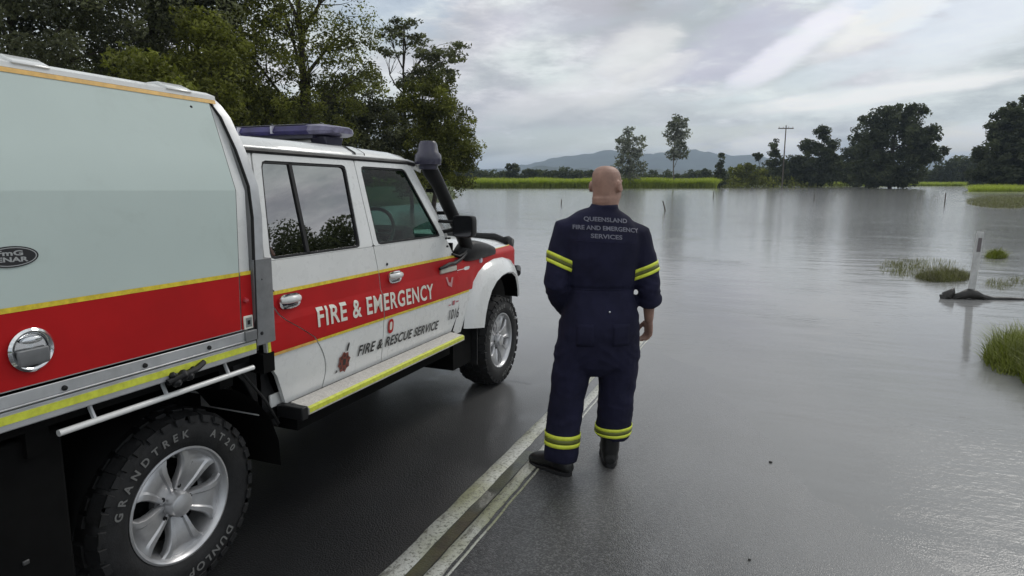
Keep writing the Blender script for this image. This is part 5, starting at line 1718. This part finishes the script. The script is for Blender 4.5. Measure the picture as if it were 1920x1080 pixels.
# legs
cv.tube([(-.115, 0, .90), (-.147, 0, .70), (-.184, .002, .50), (-.203, -.012, .36), (-.217, -.03, .22), (-.226, -.042, .13), (-.230, -.048, .075)], [.122, .119, .103, .099, .100, .100, .094], 20, flat=1.05)
cv.tube([(.100, 0, .90), (.116, .01, .70), (.112, .025, .50), (.105, .035, .36), (.098, .045, .25), (.093, .047, .205), (.090, .047, .185)], [.122, .119, .104, .100, .104, .104, .088], 20, flat=1.05)
# collar
cv.loft([sring((.009, .010, z), a, b, (0, .10), n=24) for z, a, b in ((1.53, .095, .085), (1.56, .084, .080), (1.592, .080, .082), (1.602, .076, .080))])


def wrinkle(x, y, z):
    rd = lambda *p: 0.42 - abs(noise.noise(p)) * 1.9      # ridged: sharp folds, flat between
    w = 0.005 * noise.noise((x * 9, y * 9, z * 7)) + 0.0030 * rd(x * 8 + z * 3, y * 8, z * 9 - x * 6)
    w += 0.0025 * noise.noise((x * 22 + z * 8, y * 22, z * 22 - x * 14))
    if abs(x) > .20 and z > .98:        # sleeve folds gather toward the elbow
        w += 0.010 * max(0, 1 - abs(z - 1.14) / .18) * 0.6 * rd(x * 8, y * 8, z * 26 + x * 6)
    if .31 < z < .45:
        w += 0.007 * max(0, 1 - abs(z - .33) / .22) * 0.6 * rd(x * 6, y * 6, z * 20 + x * 5)
    w += 0.006 * max(0, 1 - abs(z - 1.10) / .12) * rd(x * 17, y * 8, z * 6)
    if .34 < z < .62: w += 0.009 * (1 - abs(z - .48) / .14) * 0.6 * rd(x * 9 + z * 8, y * 6, z * 14 - x * 8)
    w += 0.0065 * max(0, 1 - abs(z - .70) / .20) * rd(abs(x + .03) * 12 + z * 12, y * 6, z * 8)
    if 1.11 < z < 1.135 and abs(x) < .23: w -= 0.005
    # shoulder blades and back seam
    if 1.2 < z < 1.46 and y < 0 and abs(x) < .19:
        w += 0.004 * math.cos(x * 24) * math.sin((z - 1.2) / .26 * PI)
    return w


cov = fused('coveralls', cv, .0085, NAVY, person, 4, wrinkle)
# solid offset shell of part of the coveralls: the sewn bands
cme = cov.data
nv = len(cme.vertices)
CO = np.zeros(nv * 3, np.float32); NO = np.zeros(nv * 3, np.float32)
cme.vertices.foreach_get('co', CO); cme.vertices.foreach_get('normal', NO)
CO = CO.reshape(-1, 3); NO = NO.reshape(-1, 3)


def axis_sleeve(name, p, d, pick, edges, mats, r0, n=40):
    """bands sewn round a sleeve or leg: rings cast onto the coveralls around axis point p, direction d"""
    d = Vector(d).normalized(); p = Vector(p)
    u = d.orthogonal().normalized(); w = d.cross(u)
    sel = [i for i in range(nv) if pick(*CO[i])]
    P_ = CO[sel] - np.array(p)
    h = P_ @ np.array(d)
    q = P_ - h[:, None] * np.array(d)
    ang = np.arctan2(q @ np.array(w), q @ np.array(u))
    rad = np.linalg.norm(q, axis=1)
    for (h0, h1), m_ in zip(edges, mats):
        mb = MB()
        rows = []
        for hh in np.linspace(h0, h1, 3):
            row = []
            for k in range(n):
                a = -PI + 2 * PI * k / n
                da = np.abs((ang - a + PI) % (2 * PI) - PI)
                wt = np.exp(-(da / .11) ** 2 - ((h - hh) / .010) ** 2)
                r_ = (wt * rad).sum() / max(wt.sum(), 1e-9) if wt.sum() > 1e-4 else r0
                r_ += .006
                v_ = p + d * hh + u * (r_ * math.cos(a)) + w * (r_ * math.sin(a))
                row.append(tuple(v_))
            rows.append(row + [row[0]])
        mb.grid(rows)
        o = mb.build(name, m_, cov, 80)
        s = o.modifiers.new('solid', 'SOLIDIFY'); s.thickness = .003; s.offset = -1


BM = [HI, HI_D, HI]
def edges(w): return [(-w, -w * .36), (-w * .36, w * .36), (w * .36, w)]
axis_sleeve('reflective_band', (-.254, -.026, 1.277), (-.45, -.10, -1), lambda x, y, z: x < -.17 and 1.18 < z < 1.40, edges(.030), BM, .075)
axis_sleeve('reflective_band', (.256, -.024, 1.226), (.42, -.10, -1), lambda x, y, z: x > .17 and 1.12 < z < 1.35, edges(.028), BM, .075)
axis_sleeve('reflective_band', (-.218, -.034, .212), (-.06, -.06, -1), lambda x, y, z: x < -.07 and .12 < z < .30, edges(.036), BM, .106)
axis_sleeve('reflective_band', (.097, .045, .243), (.02, .02, -1), lambda x, y, z: x > -.06 and .17 < z < .32, edges(.028), BM, .108)


def on_back(x, z):
    """point of the coveralls' back at (x, z)"""
    dd = (CO[:, 0] - x) ** 2 + (CO[:, 2] - z) ** 2 + (CO[:, 1] > 0) * 9
    i = np.argsort(dd)[:5]
    w_ = 1 / (dd[i] + 1e-6)
    return float((CO[i, 1] * w_).sum() / w_.sum())


def back_text(s, size, zc_, arch, width):
    vs, fs = text_geo(s, size, .0008, align='CENTER')
    w0, w1 = min(v.x for v in vs), max(v.x for v in vs)
    k = width / (w1 - w0)
    mb = MB()
    out = []
    for v in vs:
        x = v.x * k + .002
        z = zc_ + v.y - x * .06 + arch * (1 - (x / .2) ** 2)
        out.append((x, on_back(x, z) - .004, z))
    mb.add(out, fs)
    mb.build('back_lettering', STITCH, cov, None)


back_text('QUEENSLAND', .032, 1.500, .004, .245)
back_text('FIRE AND EMERGENCY', .032, 1.452, .006, .37)
back_text('SERVICES', .032, 1.412, .002, .175)
MB().lathe([(0, -.006), (.006, -.005), (.008, 0)], 10, 'y', (.03, on_back(.03, 1.0) - .001, 1.0)).build('stud', CHROME, cov, 50)
for xs_ in ((-.155, -.055), (.050, .150)):
    rows = [[(x, on_back(x, z) - .0035, z) for x in np.linspace(xs_[0], xs_[1], 7)] for z in np.linspace(.80, .93, 7)]
    pk = MB().grid(rows).build('rear_pocket', NAVY, cov, 60)
    so = pk.modifiers.new('solid', 'SOLIDIFY'); so.thickness = .004
# belt elastic line and yoke seam as raised piping
mb = MB()
mb.tube([(x, on_back(x, 1.392 - x * .05) - .0005, 1.392 - x * .05) for x in np.linspace(-.17, .17, 18)], .0022, 5)
mb.build('yoke_seam', NAVY, cov, 60)
mb = MB()
mb.tube([(x, on_back(x, 1.122) - .0, 1.122) for x in np.linspace(-.16, .16, 18)], .003, 5)
mb.build('waist_seam', NAVY, cov, 60)

# boots
def boot(an, heel, toe, name):
    a = Vector(an); hl = Vector((heel[0], heel[1], 0)); to = Vector((toe[0], toe[1], 0))
    d = (to - hl).normalized(); s = Vector((d.y, -d.x, 0)); L_ = (to - hl).length
    def sec(t_, hw, z0, z1):
        c = hl + d * (L_ * t_)
        return [c + s * (hw * math.copysign(abs(math.cos(q)) ** .75, math.cos(q))) + Vector((0, 0, (z0 + z1) / 2 + (z1 - z0) / 2 * math.copysign(abs(math.sin(q)) ** .75, math.sin(q)))) for q in np.linspace(0, 2 * PI, 19)[:-1]]
    mb = MB()
    mb.loft([sec(-.04, .028, .022, .075), sec(.02, .042, .02, .105), sec(.15, .048, .02, .120), sec(.35, .048, .02, .125), sec(.5, .051, .02, .110), sec(.7, .058, .02, .094), sec(.87, .056, .02, .082), sec(.98, .042, .021, .066), sec(1.04, .018, .024, .046)])
    ank = hl + d * (L_ * (.17 if d.x > 0 else .30))
    mb.loft([sring((ank.x, ank.y, z), w_, w_ * 1.05, n=18) for z, w_ in ((.05, .046), (.10, .056), (.16, .059), (.22, .061), (.25, .059))])
    o = fused(name, mb, .008, BOOT, person, 3)
    sm = MB()
    pts = []
    for q in np.linspace(0, 2 * PI, 29)[:-1]:
        u_, v_ = math.cos(q), math.sin(q)
        t_ = .5 + .52 * u_
        wd = np.interp(t_, [-.02, .1, .3, .5, .72, .9, 1.02], [.0, .036, .042, .044, .054, .046, .0]) if 0 else None
        hw = .052 * (1.05 if u_ > 0 else .88)
        pts.append(hl + d * (L_ * .5 + L_ * .53 * math.copysign(abs(u_) ** .8, u_)) + s * (hw * 1.1 * math.copysign(abs(v_) ** .7, v_)))
    sm.loft([[(p.x, p.y, z) for p in pts] for z in (.0, .026)])
    sm.build('sole', RUB, o, 30, bevel=.003)
    return o


boot((-.21, -.04, .1), (-.178, -.108), (-.395, .085), 'boot')
boot((.085, .045, .1), (.078, .005), (.105, .285), 'boot')

# ------------------------------------------------------------------ guide post, driftwood, fence posts, pole
POSTW = mat('post_white', (0.46, 0.46, 0.45), 0.6, var=0.12, vscale=9, dirt=(0.2, 0.19, 0.15), dirt_amt=0.5)
WOOD_D = mat('dark_wet_wood', (0.018, 0.016, 0.014), 0.45, var=0.4, vscale=9, bump=0.6, bscale=30)
WOOD = mat('weathered_wood', (0.10, 0.085, 0.07), 0.85, var=0.35, vscale=8, bump=0.4, bscale=30)
gx, gy = water_at(1816, 560)
gp = empty('guide_post', (gx, gy, WATER_Z - .5), (0, R(2.2), HEAD))
tag(gp, 'white roadside guide post standing in the flood water beside dark driftwood', 'guide post')
H_ = 1.02 + .5
mb = MB()
mb.loft([[(x * w * .88, y * w2, z) for x, y in ((-.062, -.012), (-.05, .016), (.05, .016), (.062, -.012), (.05, -.020), (-.05, -.020))] for z, w, w2 in ((0, 1, 1), (H_ - .02, .98, 1), (H_, .90, .8))])
mb.build('post', POSTW, gp, 30, bevel=.003)
MB().box(-.028, .028, -.026, -.0205, H_ - .30, H_ - .09).build('reflector', mat('dark_reflector', (.13, .11, .11), .3, coat=.4), gp, bevel=.003)
MB().box(-.054, .054, -.023, -.0203, .52, .60).build('silt_band', mat('silt', (.14, .125, .10), .8), gp)

dxy = water_at(1800, 560)
dw = empty('driftwood', (dxy[0], dxy[1], WATER_Z), (0, 0, HEAD))
tag(dw, 'dark forked driftwood branch snagged against the foot of the guide post', 'driftwood')
mb = MB()
mb.tube([(-.17, .03, -.05), (-.10, .0, .02), (.0, -.02, .05), (.10, -.02, .085), (.20, -.03, .07), (.30, -.05, .03), (.45, -.06, .005), (.7, -.09, .012), (.9, -.1, -.004), (1.08, -.12, .006)], [.02, .05, .06, .075, .07, .05, .036, .030, .034, .016], 9)
mb.build('log', WOOD_D, dw, 60)
MB().tube([(-.24, .02, -.04), (-.20, .01, .05), (-.13, .0, .11), (-.10, .01, .17)], [.05, .075, .05, .006], 7).build('stub', WOOD_D, dw, 60)
MB().tube([(-.25, .0, .0), (-.30, .02, .06)], [.05, .012], 6).build('stub', WOOD_D, dw, 60)
rg = random.Random(9)
for k in range(9):
    a = (rg.uniform(-.3, .35), rg.uniform(-.12, .1), rg.uniform(-.01, .08))
    MB().tube([a, (a[0] + rg.uniform(-.18, .18), a[1] + rg.uniform(-.1, .1), a[2] + rg.uniform(-.06, .07))], [.010, .004], 5).build('twig', WOOD_D, dw, 60)

for (u, v, h, lean, lab) in ((1771, 383, .88, 0, 'thin drowned fence post near the right grassy bank'), (1247, 396, .62, -14, 'leaning drowned fence post right of the man'),
                             (1337, 372, .7, 2, 'short drowned fence post below the narrow spire tree'), (1052, 384, .42, 4, 'small drowned stake left of the man\'s head'),
                             (1526, 376, .62, 0, 'drowned fence post in front of the ragged dark tree')):
    x, y = water_at(u, v)
    mb = MB().tube([(0, 0, -.6), (0.01, 0, h * .5), (0, 0, h)], [.045, .042, .034], 8)
    o = mb.build('fence_post', WOOD, None, 50)
    o.location = (x, y, WATER_Z); o.rotation_euler = (0, R(lean), HEAD)
    tag(o, lab, 'fence post', 'drowned fence posts')

x, y = fwd_at(1460, 172)
pl = empty('power_pole', (x, y, WATER_Z), (0, 0, HEAD))
tag(pl, 'timber power pole with a crossarm standing among the dark trees', 'power pole')
MB().tube([(0, 0, -1), (0, 0, 8), (0, 0, 16.2)], [.19, .16, .12], 10).build('pole', WOOD, pl, 50)
MB().box(-2.0, 2.0, -.08, .08, 15.3, 15.55).build('crossarm', WOOD, pl)
for xx in (-1.8, -.7, .7, 1.8):
    MB().lathe([(0, 15.9), (.09, 15.85), (.11, 15.7), (.06, 15.56)], 8, 'z', (xx, 0, 0)).build('insulator', POSTW, pl, 50)

# small litter on the wet road
for (u, v, s, lab) in ((1445, 863, .012, 'small dark pebble alone on the wet road in front of the ripples'), (1405, 1053, .008, 'tiny dark pebble on the road near the bottom edge')):
    x, y = water_at(u, v, -.05)
    mb = MB()
    rg = random.Random(u)
    mb.loft([[(s * w * (1 + rg.uniform(-.2, .2)) * math.cos(a), s * w * (1 + rg.uniform(-.2, .2)) * math.sin(a) * .7, z * s) for a in np.linspace(0, 2 * PI, 9)[:-1]] for z, w in ((-.2, .8), (.2, 1), (.5, .8), (.7, .3))])
    o = mb.build('pebble', WOOD_D, None, 60)
    o.location = (x, y, road_z(x, y) + .003)
    tag(o, lab, 'pebble')

# ------------------------------------------------------------------ air
HAZE = bpy.data.materials.new('haze')
HAZE.use_nodes = True
t = NT(HAZE.node_tree)
pv = t.n('ShaderNodeVolumePrincipled', {'Color': (0.66, 0.81, 1.0, 1), 'Density': 0.00022, 'Anisotropy': 0.2})
o_ = t.n('ShaderNodeOutputMaterial')
t.nt.links.new(pv.outputs[0], o_.inputs['Volume'])
hz_ = MB().box(-9000, 9000, -9000, 9000, -4.0, 260).build('haze', HAZE, None, None)
tag(hz_, 'thin damp air over the flooded flats', kind='stuff')
